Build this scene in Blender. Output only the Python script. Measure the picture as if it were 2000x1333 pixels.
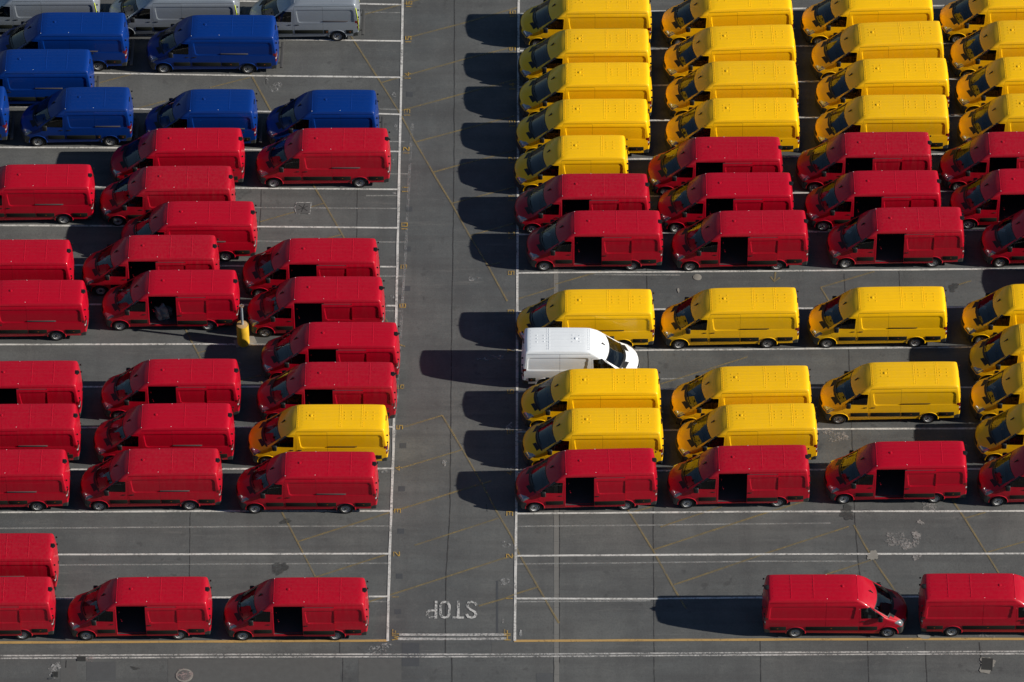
import bpy, bmesh, math, random
from mathutils import Vector, Matrix
R = math.radians
random.seed(7)
for o in list(bpy.data.objects): bpy.data.objects.remove(o)
C = bpy.context.scene.collection
S = bpy.context.scene

# ---------------------------------------------------------------- camera
CAM_D, CAM_DEP, CAM_AZ, CAM_ROLL, CAM_LENS = (279.0, 46.9, 0.5, -0.45, 200.0)
cd = bpy.data.cameras.new('camera'); cam = bpy.data.objects.new('camera', cd); C.objects.link(cam)
cd.sensor_width = 36.0; cd.lens = CAM_LENS; cd.clip_start = 1.0; cd.clip_end = 3000
a, d = R(CAM_AZ), R(CAM_DEP)
cam.matrix_world = (Matrix.Translation((CAM_D*math.cos(d)*math.sin(a), -CAM_D*math.cos(d)*math.cos(a), CAM_D*math.sin(d)))
    @ Matrix.Rotation(a, 4, 'Z') @ Matrix.Rotation(math.pi/2-d, 4, 'X') @ Matrix.Rotation(R(CAM_ROLL), 4, 'Z'))
S.camera = cam
S.render.resolution_x, S.render.resolution_y = 1024, 682

# ---------------------------------------------------------------- sky and sun
SUN_EL, SUN_AZ = 25.8, -9.4          # elevation; bearing measured from +X towards +Y
w = bpy.data.worlds.new('World'); S.world = w; w.use_nodes = True
nt = w.node_tree; bg = nt.nodes['Background']
sky = nt.nodes.new('ShaderNodeTexSky'); sky.sky_type = 'NISHITA'; sky.sun_disc = False
sky.sun_elevation = R(SUN_EL); sky.sun_rotation = R(90 - SUN_AZ)
sky.air_density = 1.0; sky.dust_density = 0.2; sky.ozone_density = 2.5
nt.links.new(sky.outputs[0], bg.inputs[0]); bg.inputs[1].default_value = 0.05
sl = bpy.data.lights.new('sun', 'SUN'); sun = bpy.data.objects.new('sun', sl); C.objects.link(sun)
sl.energy = 5.0; sl.angle = R(0.53); sl.color = (1.0, 0.93, 0.82)
sv = Vector((math.cos(R(SUN_EL))*math.cos(R(SUN_AZ)), math.cos(R(SUN_EL))*math.sin(R(SUN_AZ)), math.sin(R(SUN_EL))))
sun.rotation_euler = sv.to_track_quat('Z', 'Y').to_euler()
sun.location = sv*60
vs = S.view_settings; vs.view_transform = 'Standard'; vs.look = 'None'; vs.exposure = 0.34; vs.gamma = 1.0
vs.use_curve_mapping = False

# ---------------------------------------------------------------- materials
class NG:
    def __init__(s, name):
        s.m = bpy.data.materials.new(name); s.m.use_nodes = True
        s.t = s.m.node_tree; s.b = s.t.nodes['Principled BSDF']; s.out = s.t.nodes['Material Output']
    def n(s, ty, **kw):
        x = s.t.nodes.new(ty)
        for k, v in kw.items():
            if k in x.inputs: x.inputs[k].default_value = v
            else: setattr(x, k, v)
        return x
    def l(s, a, b): s.t.links.new(a, b)
    def noise(s, scale, detail=4, rough=0.55, co=None, obj=True):
        x = s.n('ShaderNodeTexNoise'); x.inputs['Scale'].default_value = scale
        x.inputs['Detail'].default_value = detail; x.inputs['Roughness'].default_value = rough
        if co is not None: s.l(co, x.inputs['Vector'])
        return x.outputs['Fac']
    def ramp(s, fac, stops):
        r = s.n('ShaderNodeValToRGB'); s.l(fac, r.inputs[0]); e = r.color_ramp.elements
        while len(e) < len(stops): e.new(0.5)
        for el, (p, c) in zip(e, stops):
            el.position = p; el.color = (c, c, c, 1) if not hasattr(c, '__len__') else (*c, 1)
        return r.outputs[0]
    def mix(s, fac, a, b, mode='MIX'):
        x = s.n('ShaderNodeMix'); x.data_type = 'RGBA'; x.blend_type = mode
        for i, v in ((0, fac), (6, a), (7, b)):
            if hasattr(v, 'is_linked'): s.l(v, x.inputs[i])
            elif hasattr(v, '__len__'): x.inputs[i].default_value = (*v, 1)
            else: x.inputs[i].default_value = v
        return x.outputs[2]
    def math(s, op, a, b=0.0):
        x = s.n('ShaderNodeMath'); x.operation = op
        for i, v in ((0, a), (1, b)):
            if hasattr(v, 'is_linked'): s.l(v, x.inputs[i])
            else: x.inputs[i].default_value = v
        return x.outputs[0]
    def pos(s): return s.n('ShaderNodeNewGeometry').outputs['Position']
    def scaled(s, co, sc, rot=0.0):
        x = s.n('ShaderNodeMapping'); x.inputs['Scale'].default_value = sc; x.inputs['Rotation'].default_value = (0, 0, rot)
        s.l(co, x.inputs['Vector']); return x.outputs[0]
    def bump(s, h, strength, dist=0.01):
        x = s.n('ShaderNodeBump'); x.inputs['Strength'].default_value = strength; x.inputs['Distance'].default_value = dist
        s.l(h, x.inputs['Height']); s.l(x.outputs[0], s.b.inputs['Normal'])

M = {}
def simple(name, col, rough=0.6, metal=0.0, coat=0.0, var=0.15, scale=6.0):
    g = NG(name); co = g.n('ShaderNodeTexCoord').outputs['Object']
    nz = g.noise(scale, 5, 0.6, co)
    dk = tuple(c*(1-var) for c in col); lt = tuple(min(1, c*(1+var)) for c in col)
    g.l(g.mix(nz, dk, lt), g.b.inputs['Base Color'])
    g.b.inputs['Roughness'].default_value = rough; g.b.inputs['Metallic'].default_value = metal
    g.b.inputs['Coat Weight'].default_value = coat
    M[name] = g.m; return g
def paint(name, col, metal=0.0, rough=0.38, coat=0.28, dust=(0.35, 0.31, 0.27), dustf=0.016):
    g = NG(name); tc = g.n('ShaderNodeTexCoord').outputs['Object']
    at = g.n('ShaderNodeAttribute'); at.attribute_type = 'OBJECT'; at.attribute_name = 'tone'; tone = at.outputs['Fac']
    big = g.noise(1.7, 5, 0.6, tc); fine = g.noise(38, 3, 0.7, tc)
    streak = g.noise(5.0, 5, 0.6, g.scaled(tc, (2.2, 1, 0.25)))
    base = g.mix(big, tuple(c*0.92 for c in col), tuple(min(1, c*1.06) for c in col))
    base = g.mix(g.math('MULTIPLY', tone, 0.16), base, tuple(c*0.35 for c in col))
    df = g.math('MULTIPLY', g.ramp(streak, [(0.35, 0.0), (0.75, 1.0)]), dustf*1.4)
    df = g.math('ADD', df, g.math('MULTIPLY', g.ramp(fine, [(0.55, 0), (0.75, 1)]), dustf*0.6))
    df = g.math('MULTIPLY', df, g.math('ADD', g.math('MULTIPLY', tone, 1.8), 0.3))
    g.l(g.mix(df, base, dust), g.b.inputs['Base Color'])
    g.b.inputs['Specular IOR Level'].default_value = 0.25
    g.b.inputs['Metallic'].default_value = metal
    g.l(g.math('ADD', g.math('MULTIPLY', streak, 0.18), rough-0.08), g.b.inputs['Roughness'])
    g.b.inputs['Coat Weight'].default_value = coat; g.b.inputs['Coat Roughness'].default_value = 0.06
    # panels are never perfectly flat: very shallow waviness
    g.bump(g.noise(1.3, 2, 0.5, tc), 0.10, 0.03)
    M[name] = g.m
paint('red_paint', (0.43, 0.0010, 0.016))
paint('yellow_paint', (0.96, 0.535, 0.003))
paint('blue_paint', (0.0003, 0.028, 0.19), dustf=0.004)
paint('silver_paint', (0.32, 0.36, 0.41), metal=0.40, rough=0.36)
paint('white_paint', (0.84, 0.88, 0.92), dustf=0.012)
simple('black_plastic', (0.010, 0.011, 0.012), 0.5).b.inputs['Specular IOR Level'].default_value = 0.3
simple('bumper_plastic', (0.030, 0.034, 0.034), 0.55)
simple('strip_plastic', (0.011, 0.013, 0.010), 0.6).b.inputs['Specular IOR Level'].default_value = 0.2
simple('grey_rail', (0.085, 0.078, 0.080), 0.35)
simple('rubber', (0.016, 0.016, 0.016), 0.75, var=0.3, scale=20)
simple('steel', (0.38, 0.39, 0.40), 0.5, metal=0.25)
simple('dark_steel', (0.06, 0.06, 0.06), 0.6)
simple('red_lamp', (0.13, 0.004, 0.006), 0.15, coat=1.0)
simple('clear_lamp', (0.36, 0.36, 0.37), 0.12, coat=1.0)
simple('head_lamp', (0.24, 0.26, 0.28), 0.10, metal=0.4, coat=1.0)
simple('orange_lamp', (0.55, 0.12, 0.01), 0.2, coat=1.0)
simple('dark_lining', (0.045, 0.050, 0.060), 0.8)
simple('seat_fabric', (0.07, 0.075, 0.085), 0.9)
simple('dash_plastic', (0.085, 0.088, 0.092), 0.6)
simple('load_rib', (0.10, 0.105, 0.12), 0.6)
simple('white_paper', (0.72, 0.73, 0.75), 0.7, var=0.05)
simple('hi_vis', (0.62, 0.75, 0.02), 0.4)
simple('polythene', (0.13, 0.15, 0.16), 0.25, coat=0.5, var=0.4, scale=9)
def glass(name, tint, refl=1.0):
    g = NG(name); t = g.t
    tr = g.n('ShaderNodeBsdfTransparent'); tr.inputs[0].default_value = (*tint, 1)
    gl = g.n('ShaderNodeBsdfGlossy'); gl.inputs['Roughness'].default_value = 0.01; gl.inputs[0].default_value = (refl, refl, refl, 1)
    fr = g.n('ShaderNodeFresnel'); fr.inputs[0].default_value = 1.55
    mx = g.n('ShaderNodeMixShader'); g.l(fr.outputs[0], mx.inputs[0]); g.l(tr.outputs[0], mx.inputs[1]); g.l(gl.outputs[0], mx.inputs[2])
    g.l(mx.outputs[0], g.out.inputs[0]); M[name] = g.m
glass('windscreen_glass', (0.58, 0.63, 0.63))
glass('tinted_glass', (0.30, 0.34, 0.34))

def asphalt():
    g = NG('asphalt'); p = g.pos()
    big = g.noise(0.05, 6, 0.6, p); mid = g.noise(0.45, 6, 0.62, p); fine = g.noise(9.0, 5, 0.75, p); grit = g.noise(45, 3, 0.8, p)
    tyre = g.noise(0.6, 5, 0.6, g.scaled(p, (0.16, 2.2, 1)))      # tyre film dragged along the bays
    tyre2 = g.noise(0.5, 5, 0.6, g.scaled(p, (1.9, 0.13, 1)))     # and along the lane
    arcs = g.noise(0.8, 5, 0.65, g.scaled(p, (0.25, 3.0, 1), R(24)))
    c = g.mix(g.ramp(big, [(0.35, 0), (0.65, 1)]), (0.088, 0.097, 0.102), (0.140, 0.142, 0.137))
    c = g.mix(g.ramp(mid, [(0.3, 0), (0.7, 1)]), g.mix(1.0, c, (0.68, 0.68, 0.70), 'MULTIPLY'), c)
    c = g.mix(g.math('MULTIPLY', g.ramp(tyre, [(0.45, 0), (0.70, 1)]), 0.52), c, (0.058, 0.058, 0.060))
    c = g.mix(g.math('MULTIPLY', g.ramp(tyre2, [(0.50, 0), (0.72, 1)]), 0.38), c, (0.060, 0.060, 0.062))
    c = g.mix(g.math('MULTIPLY', g.ramp(arcs, [(0.60, 0), (0.70, 1)]), 0.35), c, (0.165, 0.162, 0.155))
    c = g.mix(g.math('MULTIPLY', g.ramp(fine, [(0.32, 1), (0.52, 0)]), 0.45), c, (0.052, 0.053, 0.054))
    drip = g.noise(1.5, 3, 0.5, p); bays = g.noise(0.16, 3, 0.5, p)
    c = g.mix(g.math('MULTIPLY', g.math('MULTIPLY', g.ramp(drip, [(0.62, 0), (0.68, 1)]), g.ramp(bays, [(0.45, 0), (0.6, 1)])), 0.5), c, (0.042, 0.043, 0.045))
    coarse = g.noise(3.2, 5, 0.75, p)
    c = g.mix(g.math('MULTIPLY', g.ramp(coarse, [(0.55, 0), (0.72, 1)]), 0.35), c, (0.150, 0.148, 0.142))
    scr = g.noise(1.6, 6, 0.75, g.scaled(p, (0.5, 6.0, 1), R(14)))
    c = g.mix(g.math('MULTIPLY', g.ramp(scr, [(0.62, 0), (0.70, 1)]), 0.35), c, (0.19, 0.185, 0.175))
    c = g.mix(g.math('MULTIPLY', g.ramp(grit, [(0.58, 0), (0.72, 1)]), 0.5), c, (0.20, 0.195, 0.185))
    g.l(c, g.b.inputs['Base Color']); g.b.inputs['Roughness'].default_value = 0.88
    g.b.inputs['Specular IOR Level'].default_value = 0.3
    g.bump(g.math('ADD', fine, g.math('MULTIPLY', grit, 0.5)), 0.6, 0.014)
    M['asphalt'] = g.m
asphalt()
def patchmat(name, col, var=0.25, rough=0.85):
    g = NG(name); p = g.pos()
    f = g.noise(3.0, 6, 0.7, p); gr = g.noise(40, 3, 0.8, p)
    c = g.mix(f, tuple(x*(1-var) for x in col), tuple(x*(1+var) for x in col))
    c = g.mix(g.math('MULTIPLY', g.ramp(gr, [(0.55, 0), (0.72, 1)]), 0.3), c, tuple(min(1, x*1.8) for x in col))
    g.l(c, g.b.inputs['Base Color']); g.b.inputs['Roughness'].default_value = rough
    g.bump(gr, 0.3, 0.01); M[name] = g.m
patchmat('patch_dark', (0.066, 0.070, 0.074))
patchmat('patch_mid', (0.080, 0.082, 0.082))
patchmat('patch_black', (0.050, 0.055, 0.062))
patchmat('joint_tar', (0.022, 0.022, 0.023))
patchmat('concrete', (0.145, 0.143, 0.136), 0.18)
patchmat('pale_concrete', (0.22, 0.21, 0.19), 0.3)
patchmat('iron', (0.030, 0.033, 0.032), 0.3, 0.6)
def worn(name, col, keep, scale=5.0, streak=None, edge=0.10, col2=None):
    """road paint: opaque flakes with the tarmac showing through where it has worn away"""
    g = NG(name); p = g.pos()
    n1 = g.noise(scale, 7, 0.78, p); n2 = g.noise(scale*0.13, 4, 0.6, p)
    f = g.math('ADD', g.math('MULTIPLY', n1, 0.62), g.math('MULTIPLY', n2, 0.38))
    al = g.ramp(f, [(max(0, 1-keep-edge), 0.0), (min(1, 1-keep+edge), 1.0)])
    cn = g.noise(1.1, 5, 0.65, p)
    g.l(g.mix(cn, tuple(c*0.80 for c in col), col2 or tuple(min(1, c*1.08) for c in col)), g.b.inputs['Base Color'])
    g.b.inputs['Roughness'].default_value = 0.7
    g.l(al, g.b.inputs['Alpha']); M[name] = g.m
worn('white_line', (0.60, 0.59, 0.57), 0.570, 7.0)
worn('white_worn', (0.52, 0.51, 0.50), 0.52, 9.0)
worn('white_faint', (0.40, 0.40, 0.39), 0.46, 8.0, edge=0.18)
worn('white_ghost', (0.36, 0.36, 0.36), 0.42, 12.0, edge=0.12)
worn('stop_white', (0.52, 0.52, 0.51), 0.51, 9.0, edge=0.06)
worn('yellow_line', (0.44, 0.28, 0.10), 0.62, 6.0)
worn('yellow_number', (0.46, 0.29, 0.055), 0.53, 9.0)
worn('yellow_faint', (0.27, 0.205, 0.09), 0.50, 5.0, edge=0.2)
worn('splash', (0.34, 0.32, 0.31), 0.465, 9.0, edge=0.07)
worn('pink_splash', (0.36, 0.27, 0.26), 0.45, 14.0, edge=0.04)
worn('scuff', (0.36, 0.36, 0.36), 0.45, 8.0, edge=0.06)
worn('joint_seal', (0.040, 0.040, 0.041), 0.56, 4.0, edge=0.12)
worn('oil', (0.052, 0.054, 0.054), 0.52, 5.0, edge=0.14)

# ---------------------------------------------------------------- mesh helpers
def mesh_obj(name, verts, faces, mat, parent=None, smooth=None, normals=None):
    me = bpy.data.meshes.new(name); me.from_pydata([tuple(v) for v in verts], [], faces)
    if smooth is not None:
        me.polygons.foreach_set('use_smooth', [True]*len(me.polygons)); me.set_sharp_from_angle(angle=R(smooth))
    me.update()
    if normals is not None:
        me.polygons.foreach_set('use_smooth', [True]*len(me.polygons)); me.normals_split_custom_set_from_vertices(normals)
    o = bpy.data.objects.new(name, me); C.objects.link(o)
    if mat: me.materials.append(M[mat] if isinstance(mat, str) else mat)
    if parent: o.parent = parent
    return o
class MB:
    def __init__(s): s.v = []; s.f = []
    def add(s, vs, fs):
        b = len(s.v); s.v += [tuple(v) for v in vs]; s.f += [tuple(i+b for i in f) for f in fs]; return s
    def box(s, x0, x1, y0, y1, z0, z1, bev=0.0):
        if bev <= 0:
            return s.add([(x, y, z) for z in (z0, z1) for y in (y0, y1) for x in (x0, x1)],
                [(0,2,3,1), (4,5,7,6), (0,1,5,4), (2,6,7,3), (0,4,6,2), (1,3,7,5)])
        bm = bmesh.new(); bmesh.ops.create_cube(bm, size=1.0)
        for v in bm.verts:
            v.co = Vector(((x0+x1)/2 + v.co.x*(x1-x0), (y0+y1)/2 + v.co.y*(y1-y0), (z0+z1)/2 + v.co.z*(z1-z0)))
        bmesh.ops.bevel(bm, geom=bm.edges[:], offset=bev, segments=2, affect='EDGES', profile=0.5)
        bm.verts.index_update(); s.add([v.co for v in bm.verts], [[v.index for v in f.verts] for f in bm.faces]); bm.free(); return s
    def lathe_y(s, prof, cx, cz, seg=28, sgn=1):
        """prof: (radius, y); spun about the y axis through (cx, cz)"""
        b = []
        for (r, y) in prof:
            for k in range(seg):
                t = 2*math.pi*k/seg; b.append((cx + r*math.cos(t), y, cz + r*math.sin(t)))
        fs = []
        for i in range(len(prof)-1):
            for k in range(seg):
                k2 = (k+1) % seg; q = (i*seg+k, i*seg+k2, (i+1)*seg+k2, (i+1)*seg+k)
                fs.append(q if sgn > 0 else q[::-1])
        return s.add(b, fs)
    def lathe_z(s, prof, cx, cy, seg=24, cap=True):
        b = []
        for (r, z) in prof:
            for k in range(seg):
                t = 2*math.pi*k/seg; b.append((cx + r*math.cos(t), cy + r*math.sin(t), z))
        fs = [(i*seg+k, i*seg+(k+1) % seg, (i+1)*seg+(k+1) % seg, (i+1)*seg+k) for i in range(len(prof)-1) for k in range(seg)]
        if cap: fs.append(tuple((len(prof)-1)*seg+k for k in range(seg)))
        return s.add(b, fs)
    def tube(s, pts, r, seg=8):
        pts = [Vector(p) for p in pts]; b = []; fs = []
        for i, p in enumerate(pts):
            t = (pts[min(i+1, len(pts)-1)] - pts[max(i-1, 0)]).normalized()
            u = t.orthogonal().normalized(); q = t.cross(u)
            if abs(t.z) < 0.9:
                u = t.cross(Vector((0, 0, 1))).normalized(); q = t.cross(u)
            for k in range(seg):
                an = 2*math.pi*k/seg; b.append(p + u*math.cos(an)*r + q*math.sin(an)*r)
        for i in range(len(pts)-1):
            for k in range(seg): fs.append((i*seg+k, i*seg+(k+1) % seg, (i+1)*seg+(k+1) % seg, (i+1)*seg+k))
        fs.append(tuple(range(seg))[::-1]); fs.append(tuple((len(pts)-1)*seg+k for k in range(seg)))
        return s.add(b, fs)
    def obj(s, name, mat, parent=None, smooth=35, dx=0.0):
        return mesh_obj(name, [(v[0]+dx, v[1], v[2]) for v in s.v], s.f, mat, parent, smooth)
def empty(name, loc=(0, 0, 0), rz=0.0):
    o = bpy.data.objects.new(name, None); o.empty_display_size = 0.3; C.objects.link(o); o.location = loc; o.rotation_euler = (0, 0, rz); return o
def tag(o, label=None, cat=None, group=None, kind=None):
    if label: o['label'] = label
    if cat: o['category'] = cat
    if group: o['group'] = group
    if kind: o['kind'] = kind
    return o
def interp(x, xs, ys):
    if x <= xs[0]: return ys[0]
    for i in range(1, len(xs)):
        if x <= xs[i]:
            t = (x-xs[i-1])/(xs[i]-xs[i-1]); return ys[i-1] + t*(ys[i]-ys[i-1])
    return ys[-1]

# ---------------------------------------------------------------- ground and its markings
G = 420.0
tarmac = tag(mesh_obj('tarmac', [(-G, -G, 0), (G, -G, 0), (G, G, 0), (-G, G, 0)], [(0, 1, 2, 3)], 'asphalt'), kind='structure')
def ribbon(name, pts, width, z, mat, wob=0.0, step=1.2):
    """flat painted or tarred strip along a polyline"""
    P = [Vector((p[0], p[1], 0)) for p in pts]; Q = []
    for i in range(len(P)-1):
        n = max(1, int((P[i+1]-P[i]).length/step))
        Q += [P[i].lerp(P[i+1], k/n) for k in range(n)]
    Q.append(P[-1]); v = []; f = []
    for i, p in enumerate(Q):
        t = (Q[min(i+1, len(Q)-1)]-Q[max(i-1, 0)]).normalized(); n = Vector((-t.y, t.x, 0))
        off = n*random.uniform(-wob, wob); hw = width/2*(1+random.uniform(-0.12, 0.12))
        v += [p+off+n*hw, p+off-n*hw]
        if i: f.append((2*i-2, 2*i-1, 2*i+1, 2*i))
    return mesh_obj(name, [(x.x, x.y, z) for x in v], f, mat, tarmac)
def blob(name, cx, cy, rx, ry, z, mat, n=26, rough=0.18, parent=tarmac):
    ph = [random.uniform(0, 6.28) for _ in range(4)]
    v = []
    for k in range(n):
        t = 2*math.pi*k/n
        q = 1 + rough*(math.sin(2*t+ph[0])*0.5 + math.sin(3*t+ph[1])*0.4 + math.sin(7*t+ph[2])*0.25 + random.uniform(-0.3, 0.3))
        v.append((cx + rx*q*math.cos(t), cy + ry*q*math.sin(t), z))
    return mesh_obj(name, v, [tuple(range(n))], mat, parent)
def quad(name, pts, z, mat, parent=tarmac):
    return mesh_obj(name, [(p[0], p[1], z) for p in pts], [tuple(range(len(pts)))], mat, parent)
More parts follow.
